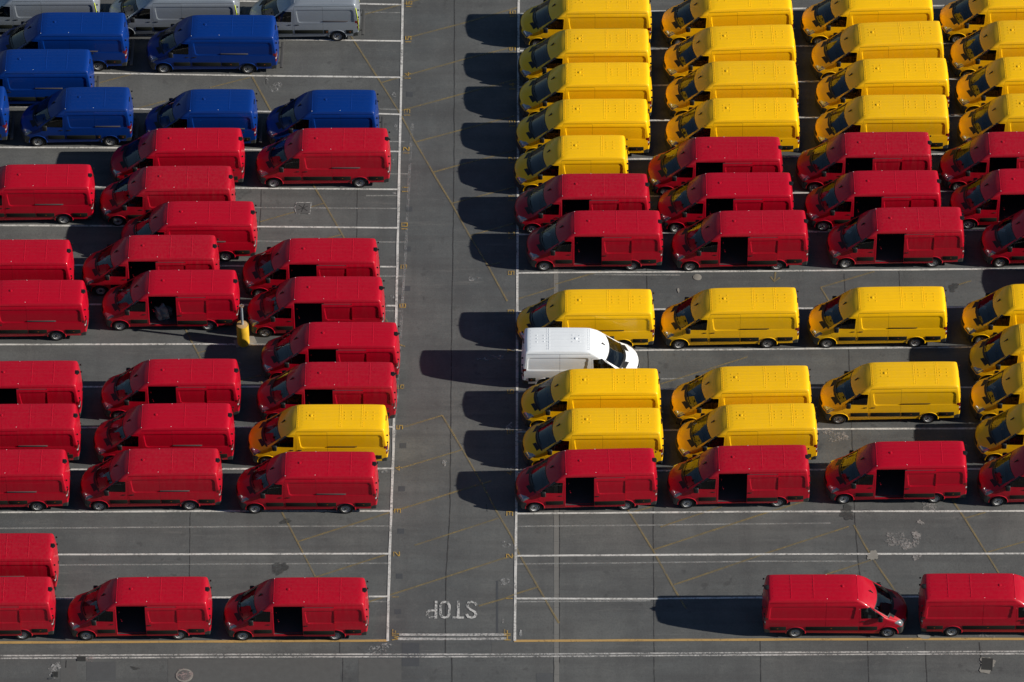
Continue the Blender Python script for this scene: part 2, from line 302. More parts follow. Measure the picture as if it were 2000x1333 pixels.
# positions in metres on the lot: x to the right, y away from the viewer
VANS = [
 ('silver', 'long', 0, -24.738, 22.552, 0.0, 'silver van in the top left corner of the lot', 0),
 ('silver', 'long', 0, -17.517, 22.378, 0.0, 'long silver van, middle one of three at the top edge', 0),
 ('silver', 'mid', 0, -10.781, 22.13, 0.0, 'silver van nearest the lane, rightmost of three', 0),
 ('blue', 'long', 0, -23.13, 19.953, -0.3, 'blue van directly in front of the leftmost silver van', 0),
 ('blue', 'long', 0, -15.427, 19.744, -0.5, 'long blue van parked alone, nearest the top of the middle column', 0),
 ('blue', 'long', 0, -24.772, 17.238, 0.0, 'blue van at the left edge, second blue one from the top', 0),
 ('blue', 'mid', 0, -28.412, 14.565, 0.0, 'blue van almost wholly cut off by the left edge', 0),
 ('blue', 'mid', 0, -22.104, 14.473, 0.3, 'short blue van, leftmost fully visible in its row of three', 0),
 ('blue', 'mid', 0, -15.797, 14.314, -0.3, 'short blue van, middle one in its row of three', 0),
 ('blue', 'mid', 0, -9.655, 14.262, -0.3, 'short blue van nearest the lane behind a red van', 0),
 ('red', 'long', 0, -16.873, 11.52, 0.3, 'closed red van, topmost red one in the second column from the left', 0),
 ('red', 'long', 0, -9.536, 11.504, 0.2, 'closed red van, topmost red one in the column left of the lane', 0),
 ('red', 'long', 0, -24.281, 8.965, 0.2, 'closed red van, topmost red one in the far left column', 0),
 ('red', 'long', 0, -17.265, 8.84, 0.2, 'closed red van, second red one from the top in the second column from the left', 0),
 ('red', 'long', 0, -16.081, 6.369, 0.1, 'closed red van jutting right, third red one in the second column from the left', 0),
 ('red', 'long', 0, -25.04, 3.736, 0.2, 'closed red van, second red one from the top in the far left column', 0),
 ('red', 'long', 1, -17.874, 4.036, 0.2, 'red van with open side door, fourth red one in the second column from the left', 0.35),
 ('red', 'long', 1, -9.956, 3.811, -0.1, 'red van with open side door, second red one in the column left of the lane', 0.3),
 ('red', 'long', 0, -24.183, 0.977, 0.2, 'closed red van, third red one from the top in the far left column', 0),
 ('red', 'long', 1, -16.777, 1.656, 0.1, 'red van with a heap of polythene in its open side door', 0.3),
 ('red', 'long', 1, -9.631, 1.191, -0.1, 'red van with open side door, third red one in the column left of the lane', 0.4),
 ('red', 'long', 1, -8.852, -1.873, -0.3, 'red van with open side door reaching furthest into the lane', 0),
 ('red', 'long', 1, -24.19, -4.43, 0.5, 'red van with open side door, fourth red one in the far left column', 0),
 ('red', 'long', 1, -16.515, -4.309, 0.3, 'red van with open side door, sixth red one in the second column from the left', 0.35),
 ('red', 'long', 1, -8.957, -4.522, -0.2, 'red van with open side door behind the left yellow van', 0),
 ('red', 'long', 0, -24.11, -7.246, 0.5, 'closed red van, fifth red one from the top in the far left column', 0),
 ('red', 'long', 0, -16.707, -7.226, 0.4, 'closed red van, seventh red one from the top in the second column from the left', 0.45),
 ('yellow', 'long', 0, -9.279, -7.302, -0.1, 'the only yellow van left of the lane', 0.4),
 ('red', 'long', 0, -24.461, -10.185, 0.5, 'closed red van, sixth red one from the top in the far left column', 0),
 ('red', 'long', 0, -17.187, -10.132, 0.4, 'closed red van, eighth red one from the top in the second column from the left', 0.2),
 ('red', 'long', 0, -9.737, -10.337, -0.2, 'closed red van in front of the left yellow van', 0.3),
 ('red', 'long', 0, -24.717, -15.49, 0.4, 'closed red van, second from bottom in the far left column', 0),
 ('red', 'long', 1, -24.682, -18.186, 0.5, 'red van at the bottom left corner', 0),
 ('red', 'long', 1, -17.361, -18.198, 0.5, 'red van with open side door, middle of the bottom left row', 0.3),
 ('red', 'long', 1, -10.041, -18.237, 0.1, 'red van with open side door, bottom row beside the lane', 0.35),
 ('yellow', 'long', 0, 3.725, 21.552, 0.3, 'yellow van, topmost in first column right of lane', 0),
 ('yellow', 'long', 0, 3.659, 18.665, 0.3, 'yellow van, second from the top in first column right of lane', 0),
 ('yellow', 'long', 0, 3.677, 16.19, 0.3, 'yellow van, third from the top in first column right of lane', 0),
 ('yellow', 'long', 0, 3.537, 13.56, 0.3, 'yellow van, fourth from the top in first column right of lane', 0),
 ('yellow', 'mid', 0, 2.922, 10.963, 0.3, 'short yellow van, fifth from the top in first column right of lane', 0),
 ('red', 'long', 1, 3.465, 8.252, 0.2, 'red van with open side door behind the short yellow van', 0),
 ('red', 'long', 1, 4.064, 5.682, 0.2, 'red van with open side door, second red one in first column right of lane', 0.35),
 ('yellow', 'long', 0, 3.582, 0.293, 0.4, 'yellow van just behind the white van', 0),
 ('white', 'mid', 0, 3.347, -2.274, 180, 'white van facing right among yellow vans', 0),
 ('yellow', 'long', 0, 3.804, -4.991, 0.4, 'yellow van directly in front of the white van', 0),
 ('yellow', 'long', 0, 3.888, -7.564, 0.4, 'yellow van behind the lowest red van in first column right of lane', 0),
 ('red', 'long', 1, 3.557, -10.214, 1.6, 'red van with open side door, lowest in first column right of lane', 0),
 ('yellow', 'long', 0, 11.003, 21.668, 2.2, 'yellow van, topmost in second column right of lane', 0),
 ('yellow', 'long', 0, 11.074, 18.855, 2.2, 'yellow van, second from the top in second column right of lane', 0),
 ('yellow', 'long', 0, 11.119, 16.277, 1.0, 'yellow van, third from the top in second column right of lane', 0),
 ('yellow', 'long', 0, 11.086, 13.612, 0.6, 'yellow van, fourth from the top in second column right of lane', 0),
 ('red', 'long', 1, 10.151, 10.836, 0.3, 'red van with open side door, topmost red one in second column right of lane', 0),
 ('red', 'long', 1, 10.612, 8.307, 0.3, 'red van with open side door, second red one in second column right of lane', 0.4),
 ('red', 'long', 1, 11.267, 5.661, 0.8, 'red van with open side door, third red one in second column right of lane', 0.35),
 ('yellow', 'long', 0, 10.644, 0.378, 0.8, 'yellow van, fifth from the top in second column right of lane', 0.35),
 ('yellow', 'long', 0, 11.073, -4.842, 1.0, 'yellow van, sixth from the top in second column right of lane', 0.2),
 ('yellow', 'long', 0, 11.287, -7.32, 1.2, 'yellow van, lowest yellow one in second column right of lane', 0),
 ('red', 'long', 1, 10.83, -9.993, 1.0, 'red van with open side door, lowest in second column right of lane', 0),
 ('yellow', 'long', 0, 18.221, 21.731, 1.5, 'yellow van, topmost in third column right of lane', 0),
 ('yellow', 'long', 0, 18.623, 19.098, 2.4, 'yellow van, second from the top in third column right of lane', 0),
 ('yellow', 'long', 0, 18.774, 16.442, 1.2, 'yellow van, third from the top in third column right of lane', 0),
 ('yellow', 'long', 0, 18.641, 13.815, 0.5, 'yellow van, fourth from the top in third column right of lane', 0),
 ('red', 'long', 1, 17.636, 11.144, 0.5, 'red van with open side door, topmost red one in third column right of lane', 0),
 ('red', 'long', 1, 17.967, 8.43, 0.6, 'red van with open side door, second red one in third column right of lane', 0.4),
 ('red', 'long', 1, 18.984, 5.856, 0.8, 'red van with open side door, third red one in third column right of lane', 0.35),
 ('yellow', 'long', 0, 17.879, 0.434, 0.6, 'yellow van, fifth from the top in third column right of lane', 0.4),
 ('yellow', 'long', 0, 18.275, -4.584, 0.7, 'yellow van standing alone, lowest yellow one in third column right of lane', 0.4),
 ('red', 'long', 1, 18.33, -9.74, 0.6, 'red van with open side door, lowest in third column right of lane', 0),
 ('yellow', 'long', 0, 25.322, 21.87, 1.0, 'yellow van, topmost in the rightmost column', 0),
 ('yellow', 'long', 0, 25.744, 19.239, 1.4, 'yellow van, second from the top in the rightmost column', 0),
 ('yellow', 'long', 0, 25.899, 16.573, 1.2, 'yellow van, third from the top in the rightmost column', 0),
 ('yellow', 'long', 0, 25.895, 13.903, 1.0, 'yellow van, fourth from the top in the rightmost column', 0),
 ('red', 'long', 1, 24.833, 11.162, 0.6, 'red van with open side door, topmost red one in the rightmost column', 0),
 ('red', 'long', 1, 25.217, 8.555, 0.8, 'red van with open side door, second red one in the rightmost column', 0.4),
 ('red', 'long', 0, 26.634, 5.908, 1.0, 'red van showing only its nose, third red one in the rightmost column', 0.4),
 ('red', 'long', 0, 29.441, 3.191, 0.6, 'red van beyond the right edge whose shadow falls into view', 0),
 ('yellow', 'long', 0, 25.401, 0.623, 0.8, 'yellow van, fifth from the top in the rightmost column', 0.4),
 ('yellow', 'long', 0, 25.614, -2.024, 1.0, 'yellow van, sixth from the top in the rightmost column', 0),
 ('yellow', 'long', 0, 25.556, -4.568, 1.0, 'yellow van, seventh from the top in the rightmost column', 0.3),
 ('yellow', 'long', 0, 25.617, -7.18, 1.0, 'yellow van, lowest yellow one in the rightmost column', 0),
 ('red', 'long', 0, 25.646, -9.889, 1.0, 'red van showing only its nose, lowest in the rightmost column', 0),
 ('red', 'long', 0, 15.16, -18.085, 180.2, 'red van facing right, standing alone with a long shadow', 0),
 ('red', 'long', 0, 22.473, -18.034, 180.2, 'red van facing right, cut by the right edge', 0),
]
LINES = [
 ('white_line', 0.118, [(-5.759, 25.46), (-5.753, 24.298), (-5.727, 18.584), (-5.722, 11.923), (-5.711, 5.113), (-5.707, -1.137), (-5.69, -7.202), (-5.732, -11.145), (-5.756, -13.892), (-5.758, -19.211)]),
 ('white_line', 0.118, [(0.284, 25.443), (0.273, 24.282), (0.264, 16.698), (0.265, 10.457), (0.253, 4.607), (0.254, -1.149), (0.258, -7.875), (0.241, -11.253), (0.224, -13.902), (0.189, -19.22)]),
 ('white_line', 0.108, [(-5.814, 23.913), (-13.908, 24.204), (-27.51, 24.588)]),
 ('white_line', 0.108, [(-5.769, 21.194), (-12.089, 21.324), (-19.509, 21.687), (-27.339, 22.013)]),
 ('white_line', 0.108, [(-5.778, 18.509), (-13.714, 18.66), (-21.529, 18.868), (-27.145, 19.09)]),
 ('white_line', 0.108, [(-5.76, 15.802), (-6.831, 15.86), (-25.399, 16.426), (-26.971, 16.467)]),
 ('white_line', 0.108, [(-5.742, 13.128), (-20.799, 13.439), (-26.773, 13.49)]),
 ('white_line', 0.108, [(-5.749, 10.434), (-13.43, 10.543), (-26.591, 10.736)]),
 ('white_line', 0.108, [(-5.73, 7.739), (-12.823, 7.844), (-26.407, 7.964)]),
 ('white_line', 0.108, [(-5.748, 5.043), (-15.276, 5.134), (-26.225, 5.228)]),
 ('white_line', 0.108, [(-5.741, 2.381), (-15.17, 2.471), (-26.046, 2.528)]),
 ('white_line', 0.108, [(-5.77, -0.383), (-15.013, -0.193), (-25.864, -0.205)]),
 ('white_line', 0.108, [(-5.748, -3.077), (-14.95, -3.026), (-25.676, -3.039)]),
 ('white_line', 0.108, [(-5.728, -5.703), (-14.844, -5.686), (-25.498, -5.732)]),
 ('white_line', 0.108, [(-5.706, -8.393), (-14.736, -8.41), (-25.317, -8.457)]),
 ('white_line', 0.108, [(-5.757, -11.113), (-11.696, -11.089), (-25.136, -11.177)]),
 ('white_line', 0.108, [(-5.782, -13.805), (-21.487, -13.834), (-24.958, -13.86)]),
 ('white_line', 0.108, [(-5.783, -16.475), (-14.412, -16.524), (-24.776, -16.603)]),
 ('white_line', 0.108, [(0.302, 23.204), (27.557, 23.901)]),
 ('white_line', 0.108, [(0.282, 20.456), (7.322, 20.533), (15.106, 20.76), (27.384, 21.07)]),
 ('white_line', 0.108, [(0.287, 17.781), (7.284, 17.876), (15.022, 18.156), (27.225, 18.463)]),
 ('white_line', 0.108, [(0.293, 15.176), (7.248, 15.344), (14.937, 15.547), (27.064, 15.814)]),
 ('white_line', 0.108, [(0.299, 12.529), (7.209, 12.585), (21.451, 12.881), (26.891, 12.978)]),
 ('white_line', 0.108, [(0.279, 9.879), (7.171, 9.935), (14.762, 10.134), (26.729, 10.323)]),
 ('white_line', 0.108, [(0.285, 7.262), (7.646, 7.37), (15.058, 7.425), (26.561, 7.56)]),
 ('white_line', 0.108, [(0.266, 4.607), (12.175, 4.705), (23.095, 4.826), (26.397, 4.868)]),
 ('white_line', 0.108, [(0.272, 1.952), (7.186, 2.111), (26.237, 2.245)]),
 ('white_line', 0.108, [(0.278, -0.687), (6.143, -0.648), (12.034, -0.591), (19.004, -0.502), (26.073, -0.448)]),
 ('white_line', 0.108, [(0.284, -3.394), (7.233, -3.221), (14.706, -3.151), (25.909, -3.139)]),
 ('white_line', 0.108, [(0.265, -6.015), (7.44, -5.928), (14.763, -5.875), (25.745, -5.829)]),
 ('white_line', 0.108, [(0.272, -8.668), (7.4, -8.549), (25.586, -8.45)]),
 ('white_line', 0.108, [(0.254, -11.286), (12.242, -11.177), (25.42, -11.167)]),
 ('white_line', 0.108, [(0.236, -13.95), (12.167, -13.874), (25.257, -13.848)]),
 ('white_line', 0.108, [(0.242, -16.611), (6.552, -16.637), (11.851, -16.566), (25.096, -16.492)]),
 ('white_worn', 0.085, [(-24.783, -20.102), (-23.828, -20.081), (-11.405, -20.013), (0.06, -20.024), (11.999, -19.936), (24.889, -19.881)]),
 ('white_worn', 0.085, [(-24.772, -20.263), (-23.818, -20.243), (-11.4, -20.175), (0.06, -20.169), (11.995, -20.082), (24.88, -20.026)]),
 ('white_worn', 0.15, [(-5.214, -18.818), (-2.818, -18.831), (-0.207, -18.819)]),
 ('white_worn', 0.15, [(-5.282, -19.074), (-2.815, -19.087), (-0.206, -19.076)]),
 ('yellow_line', 0.14, [(-24.598, -19.292), (-23.88, -19.277), (-5.759, -19.18)]),
 ('yellow_line', 0.14, [(0.153, -19.214), (12.021, -19.144), (24.935, -19.12)]),
 ('white_faint', 0.085, [(-7.903, 23.36), (-5.857, 23.313)]),
 ('white_faint', 0.085, [(-6.837, 16.209), (-5.74, 16.154)]),
 ('white_faint', 0.085, [(-7.832, 13.882), (-5.494, 13.843)]),
 ('white_faint', 0.085, [(-6.362, 11.56), (-5.277, 11.54)]),
 ('white_faint', 0.085, [(-15.439, 9.212), (-5.778, 9.1)]),
 ('white_faint', 0.085, [(-15.345, 6.869), (-5.305, 6.755)]),
 ('white_faint', 0.085, [(-7.629, 4.413), (-5.445, 4.409)]),
 ('white_faint', 0.085, [(-7.579, 2.072), (-5.483, 2.033)]),
 ('white_faint', 0.085, [(-26.081, 6.911), (-22.43, 6.992)]),
 ('white_faint', 0.085, [(-24.826, -12.184), (-11.663, -12.077), (-5.667, -12.055)]),
 ('white_faint', 0.085, [(-21.449, -14.491), (-11.587, -14.427), (-5.772, -14.405)]),
 ('white_faint', 0.085, [(-7.175, -16.757), (-5.801, -16.791)]),
 ('white_faint', 0.085, [(0.255, -12.097), (12.22, -11.956), (15.194, -11.912)]),
 ('white_faint', 0.085, [(0.237, -14.463), (12.155, -14.307), (16.344, -14.313)]),
 ('white_faint', 0.085, [(0.291, -16.801), (6.551, -16.747)]),
 ('white_faint', 0.085, [(4.048, 4.494), (8.311, 4.449)]),
 ('white_faint', 0.085, [(7.243, -2.56), (8.366, -2.528)]),
 ('white_faint', 0.085, [(0.267, -6.615), (7.432, -6.495)]),
 ('white_faint', 0.085, [(0.253, -0.876), (0.504, -0.876)]),
 ('white_faint', 0.085, [(-7.363, 10.005), (-5.742, 10.001)]),
 ('white_ghost', 0.14, [(-5.124, 15.152), (-5.213, 11.63), (-5.307, 6.883), (-5.465, 0.925), (-5.572, -3.179), (-5.677, -7.202)]),
 ('yellow_faint', 0.088, [(-9.097, 23.344), (-8.311, 21.429), (-7.097, 18.813), (-5.735, 15.857), (-5.029, 14.008), (-3.826, 11.191), (-3.06, 9.454), (-2.143, 7.196), (-1.21, 5.104), (-0.236, 2.683)]),
 ('yellow_faint', 0.088, [(-7.713, 23.187), (-5.391, 24.105), (-4.597, 24.411)]),
 ('yellow_faint', 0.088, [(-5.43, 21.46), (-2.585, 22.522), (0.248, 23.704)]),
 ('yellow_faint', 0.088, [(-6.743, 18.136), (-5.387, 18.696), (-2.561, 19.82), (0.254, 20.836)]),
 ('yellow_faint', 0.088, [(-5.738, 16.08), (-2.669, 17.265), (0.26, 18.381)]),
 ('yellow_faint', 0.088, [(-4.896, 13.824), (-3.06, 14.519), (0.083, 15.695)]),
 ('yellow_faint', 0.088, [(-3.987, 11.664), (-2.88, 12.098), (0.09, 13.188)]),
 ('yellow_faint', 0.078, [(-3.06, 9.454), (0.097, 10.602)]),
 ('yellow_faint', 0.078, [(-2.143, 7.196), (0.104, 8.048)]),
 ('yellow_faint', 0.078, [(-1.21, 5.104), (-0.626, 5.314)]),
 ('yellow_faint', 0.088, [(-14.026, 20.038), (-13.512, 18.905), (-12.402, 16.245), (-11.476, 14.134)]),
 ('yellow_faint', 0.078, [(-15.518, 17.783), (-13.499, 18.528)]),
 ('yellow_faint', 0.078, [(-21.254, 18.135), (-19.425, 18.844)]),
 ('yellow_faint', 0.078, [(-19.247, 16.262), (-17.757, 16.817)]),
 ('yellow_faint', 0.088, [(-10.639, 12.116), (-10.048, 10.788), (-9.444, 9.469), (-8.401, 7.068), (-7.648, 5.294)]),
 ('yellow_faint', 0.078, [(-10.146, 9.2), (-9.459, 9.469)]),
 ('yellow_faint', 0.078, [(-12.63, 8.183), (-10.933, 8.861)]),
 ('yellow_faint', 0.078, [(-9.218, 7.034), (-8.534, 7.282)]),
 ('yellow_faint', 0.088, [(-16.26, 1.362), (-15.753, 0.084), (-15.198, -1.221)]),
 ('yellow_faint', 0.078, [(-15.366, -0.776), (-14.995, -0.639)]),
 ('yellow_faint', 0.088, [(-11.226, -10.484), (-10.972, -11.104), (-10.148, -13.049), (-9.226, -15.262)]),
 ('yellow_faint', 0.088, [(-10.148, -13.049), (-5.756, -11.178), (-4.858, -10.789)]),
 ('yellow_faint', 0.088, [(-9.226, -15.262), (-6.071, -13.924), (-5.734, -13.764)]),
 ('yellow_faint', 0.088, [(-7.17, -17.01), (-5.712, -16.38), (-0.404, -14.126), (0.284, -13.902)]),
 ('yellow_faint', 0.078, [(-4.586, -13.274), (-0.607, -11.577)]),
 ('yellow_faint', 0.088, [(-3.359, -4.937), (-2.372, -7.142), (-1.794, -8.466), (-0.749, -11.024), (0.004, -12.711), (0.381, -13.838), (1.278, -15.883), (2.023, -17.592), (2.262, -18.127)]),
 ('yellow_faint', 0.078, [(-5.306, -5.737), (-3.359, -4.937)]),
 ('yellow_faint', 0.078, [(-5.288, -8.361), (-2.372, -7.175)]),
 ('yellow_faint', 0.088, [(-5.231, -10.983), (-2.739, -9.91), (-0.954, -9.192)]),
 ('yellow_faint', 0.088, [(-1.513, -17.051), (-0.312, -16.61), (0.29, -16.294), (1.278, -15.883)]),
 ('yellow_faint', 0.088, [(5.459, -10.774), (5.602, -11.133), (6.715, -13.592), (7.787, -16.243), (8.227, -17.255)]),
 ('yellow_faint', 0.088, [(6.715, -13.592), (12.093, -11.274), (13.971, -10.528)]),
 ('yellow_faint', 0.088, [(7.674, -15.766), (11.703, -13.985), (12.072, -13.81), (16.063, -12.124)]),
 ('yellow_faint', 0.078, [(5.6, -11.263), (6.827, -10.809)]),
 ('yellow_faint', 0.088, [(16.31, -12.027), (16.727, -13.191), (17.259, -14.443), (18.082, -16.132)]),
 ('yellow_faint', 0.088, [(17.049, -14.238), (14.936, -15.11), (13.564, -15.712)]),
 ('yellow_faint', 0.088, [(21.064, -10.443), (21.591, -11.615), (22.498, -13.779), (23.033, -15.059)]),
 ('yellow_faint', 0.078, [(21.591, -11.615), (22.635, -11.227)]),
 ('yellow_faint', 0.078, [(22.596, -13.747), (24.579, -13.011)]),
 ('yellow_faint', 0.078, [(15.259, 3.593), (17.961, 4.675)]),
 ('yellow_faint', 0.078, [(15.259, 3.593), (15.655, 2.615)]),
 ('yellow_faint', 0.078, [(21.973, 3.719), (22.724, 4.032)]),
 ('yellow_faint', 0.078, [(2.143, 3.831), (4.405, 4.739)]),
 ('yellow_faint', 0.078, [(0.244, 2.822), (2.142, 3.621)]),
 ('yellow_faint', 0.078, [(7.238, -2.899), (11.52, -1.103)]),
 ('yellow_faint', 0.078, [(-8.475, -2.665), (-7.732, -2.429)]),
 ('yellow_faint', 0.078, [(-13.218, -2.656), (-12.183, -2.25)]),
 ('yellow_faint', 0.078, [(-6.441, 1.966), (-5.654, 0.235)]),
 ('yellow_faint', 0.078, [(-12.219, -2.658), (-11.412, -4.518)]),
 ('yellow_faint', 0.078, [(10.052, -10.847), (7.101, -12.141)]),
 ('yellow_faint', 0.078, [(13.062, 4.65), (12.979, 3.983)]),
 ('yellow_faint', 0.088, [(12.799, 4.334), (12.979, 3.983), (13.253, 4.263)]),
]
JOINTS = [
 (0.045, [(-3.064, 25.452), (-2.949, 11.189), (-2.959, -0.458), (-2.922, -11.15), (-3.072, -15.335), (-3.043, -20.15)]),
 (0.05, [(-2.733, -20.088), (-2.715, -21.914)]),
 (0.04, [(6.668, 4.91), (6.663, -1.162), (6.721, -7.887), (6.781, -10.613), (6.67, -21.927)]),
 (0.035, [(16.458, 4.537), (16.485, -0.84), (16.418, -7.905), (16.366, -11.833), (16.425, -14.089), (16.66, -19.151), (16.645, -21.942)]),
 (0.04, [(11.662, -19.144), (11.611, -21.935)]),
 (0.04, [(19.355, -19.312), (19.327, -21.946)]),
 (0.045, [(21.888, -19.315), (21.916, -20.59)]),
 (0.035, [(-7.986, -19.114), (-7.964, -20.08)]),
 (0.035, [(-7.818, -20.174), (-7.802, -21.906)]),
 (0.03, [(-7.818, 10.838), (-7.751, 6.533)]),
 (0.03, [(-12.635, 10.668), (-12.611, 7.612)]),
 (0.03, [(19.184, 4.778), (19.175, 2.26)]),
 (0.035, [(2.018, -20.126), (2.002, -21.921)]),
 (0.035, [(2.306, -10.834), (2.267, -20.53)]),
 (0.03, [(-15.325, -10.803), (-15.186, -15.316)]),
 (0.03, [(-1.191, -10.665), (-1.139, -11.153)]),
 (0.05, [(-20.707, -20.341), (-20.728, -20.806)]),
 (0.03, [(-12.67, 18.865), (-12.669, 18.038)]),
]
PATCHES = [
 ('patch_dark', [(-19.708, -21.581), (-18.351, -21.583), (-18.409, -20.437), (-19.77, -20.435)]),
 ('patch_black', [(-5.063, -20.736), (-4.253, -20.738), (-4.273, -19.307), (-5.086, -19.306)]),
 ('patch_mid', [(-15.91, -21.895), (-14.411, -21.897), (-14.477, -20.288), (-15.981, -20.286)]),
 ('patch_mid', [(-14.411, -21.897), (-7.92, -21.906), (-7.958, -20.329), (-14.475, -20.319)]),
 ('patch_dark', [(1.206, -21.919), (1.99, -21.921), (1.992, -21.149), (1.206, -21.148)]),
 ('patch_mid', [(-7.065, -21.907), (-5.068, -21.91), (-5.095, -20.271), (-7.1, -20.268)]),
 ('patch_mid', [(-20.905, -21.887), (-20.144, -21.888), (-20.229, -20.342), (-20.993, -20.34)]),
 ('patch_black', [(-5.403, -12.54), (-5.086, -12.541), (-5.092, -12.217), (-5.408, -12.217)]),
 ('patch_black', [(-5.428, -15.363), (-5.114, -15.364), (-5.119, -15.045), (-5.434, -15.045)]),
 ('patch_black', [(-5.396, -7.07), (-5.075, -7.07), (-5.08, -6.738), (-5.401, -6.737)]),
 ('patch_black', [(-5.409, -9.84), (-5.09, -9.841), (-5.095, -9.513), (-5.414, -9.512)]),
 ('patch_black', [(-5.351, 8.884), (-5.017, 8.883), (-5.023, 9.243), (-5.357, 9.243)]),
 ('patch_black', [(-5.384, 6.102), (-5.052, 6.101), (-5.058, 6.456), (-5.389, 6.457)]),
 ('patch_black', [(-5.366, 3.392), (-5.037, 3.391), (-5.042, 3.741), (-5.371, 3.742)]),
 ('patch_black', [(-5.454, 17.085), (-5.114, 17.084), (-5.119, 17.458), (-5.46, 17.458)]),
 ('patch_black', [(-5.463, -17.549), (-5.151, -17.549), (-5.156, -17.234), (-5.469, -17.234)]),
 ('patch_black', [(-0.687, -18.75), (-0.591, -18.75), (-0.606, -15.499), (-0.703, -15.498)]),
 ('patch_mid', [(-0.896, -19.935), (0.131, -19.937), (0.129, -19.282), (-0.899, -19.281)]),
 ('patch_mid', [(-0.413, 2.928), (0.143, 2.926), (0.142, 3.345), (-0.415, 3.347)]),
]
BLOBS = [
 ('splash', 18.383, -13.064, 0.647, 0.476, 0.5),
 ('splash', 19.245, -12.808, 0.249, 0.34, 0.5),
 ('splash', 19.947, -10.799, 0.423, 0.306, 0.4),
 ('splash', 19.458, -11.871, 0.149, 0.136, 0.5),
 ('splash', 19.19, -14.03, 0.224, 0.17, 0.5),
 ('pale_concrete', 17.133, -13.962, 0.274, 0.272, 0.35),
 ('pale_concrete', 19.325, -18.937, 0.323, 0.17, 0.2),
 ('pale_concrete', 22.173, -20.684, 0.398, 0.408, 0.5),
 ('splash', 22.197, -18.91, 0.398, 0.136, 0.4),
 ('oil', -10.722, -11.754, 0.249, 0.17, 0.4),
 ('oil', -10.948, -14.716, 0.323, 0.442, 0.4),
 ('oil', 21.814, 3.579, 0.224, 0.272, 0.5),
 ('oil', 16.022, -11.248, 0.348, 0.408, 0.4),
 ('scuff', -12.215, 17.775, 0.398, 0.306, 0.4),
 ('scuff', -12.649, 18.226, 0.149, 0.204, 0.4),
 ('splash', 15.832, -6.41, 0.448, 0.272, 0.5),
 ('splash', 15.35, -6.076, 0.299, 0.204, 0.5),
 ('scuff', -0.252, -13.259, 0.224, 0.204, 0.3),
 ('scuff', -0.292, -15.563, 0.249, 0.204, 0.3),
 ('scuff', -3.226, -8.034, 0.124, 0.204, 0.3),
 ('scuff', -6.071, 17.236, 0.124, 0.17, 0.3),
 ('scuff', -5.953, 14.858, 0.124, 0.17, 0.3),
 ('scuff', -5.964, 12.47, 0.149, 0.17, 0.3),
 ('scuff', -5.872, 10.109, 0.149, 0.136, 0.3),
 ('scuff', -5.929, 3.009, 0.124, 0.136, 0.3),
 ('scuff', -5.946, 5.467, 0.1, 0.136, 0.3),
 ('scuff', -6.071, -8.59, 0.199, 0.085, 0.2),
 ('splash', -0.378, -17.966, 0.05, 0.136, 0.4),
 ('scuff', -21.244, -20.96, 0.274, 0.442, 0.4),
 ('pink_splash', -19.635, -20.28, 0.299, 0.136, 0.3),
 ('pale_concrete', 8.217, 3.398, 0.05, 0.17, 0.2),
 ('scuff', 0.463, -18.751, 0.075, 0.17, 0.4),
 ('splash', 18.502, -19.684, 0.062, 0.051, 0.2),
 ('scuff', 0.025, -8.37, 0.299, 0.102, 0.3),
 ('scuff', -5.92, -19.492, 0.348, 0.17, 0.4),
 ('oil', -17.459, -20.842, 0.174, 0.102, 0.6),
 ('patch_black', -21.406, -21.455, 0.1, 0.051, 0.3),
 ('scuff', -6.274, -19.74, 0.547, 0.204, 0.4),
 ('scuff', -0.998, -1.147, 0.746, 0.204, 0.5),
 ('scuff', 0.092, -5.881, 0.448, 0.34, 0.5),
 ('scuff', -1.915, 4.226, 0.348, 0.136, 0.4),
]
NUMBERS_L = [
 ('16', -5.415, 23.912),
 ('15', -5.414, 21.269),
 ('14', -5.412, 18.583),
 ('13', -5.396, 15.893),
 ('12', -5.392, 13.164),
 ('11', -5.401, 10.434),
 ('10', -5.398, 7.81),
 ('9', -5.392, 5.042),
 ('8', -5.4, 2.381),
 ('7', -5.394, -0.35),
 ('6', -5.4, -3.061),
 ('5', -5.418, -5.72),
 ('4', -5.435, -8.394),
 ('3', -5.427, -11.113),
 ('2', -5.43, -13.829),
 ('1', -5.445, -16.507),
]
NUMBERS_R = [
 ('16', -0.03, 23.167),
 ('15', -0.035, 20.457),
 ('14', -0.04, 17.782),
 ('13', -0.045, 15.102),
 ('12', -0.05, 12.456),
 ('11', -0.055, 9.807),
 ('10', -0.047, 7.156),
 ('9', -0.052, 4.608),
 ('8', -0.056, 1.952),
 ('7', -0.061, -0.704),
 ('6', -0.065, -3.393),
 ('5', -0.068, -6.047),
 ('4', -0.072, -8.7),
 ('3', -0.076, -11.285),
 ('2', -0.079, -13.966),
 ('1', -0.083, -16.61),
]
COVERS = [
 ('splash_round', -15.175, -21.278, 0.4, 'round manhole cover splashed with pale pink paint'),
 ('disc', 9.171, 4.307, 0.21, 'small pale round cover in front of a row of yellow vans'),
 ('gully', -20.018, -20.264, (0.2, 0.14, 0.0), 'small dark drain grate on the double white line'),
 ('gully', 22.175, -20.653, (0.26, 0.36, -0.1), 'dark square drain grate ringed by broken concrete'),
 ('gully', -21.182, -21.208, (0.13, 0.16, 0.0), 'small square iron cover near the bottom left corner'),
]
LETTERS = [('WF', -5.393, -18.836), ('HF', -0.159, -18.844)]
STOP_AT = (-2.786, -17.301)
HEX_AT = (-10.504, 9.129)
BOLLARD = (-13.171, -0.094)
DRAIN = (2.16, 5.802, 2.132, -22.075)
Z_PATCH, Z_JOINT, Z_FAINT, Z_YEL, Z_WHITE = 0.004, 0.008, 0.012, 0.016, 0.020
for i, (mat, pts) in enumerate(PATCHES): quad('tarmac_patch', pts, Z_PATCH + 0.0004*(i % 5), mat)
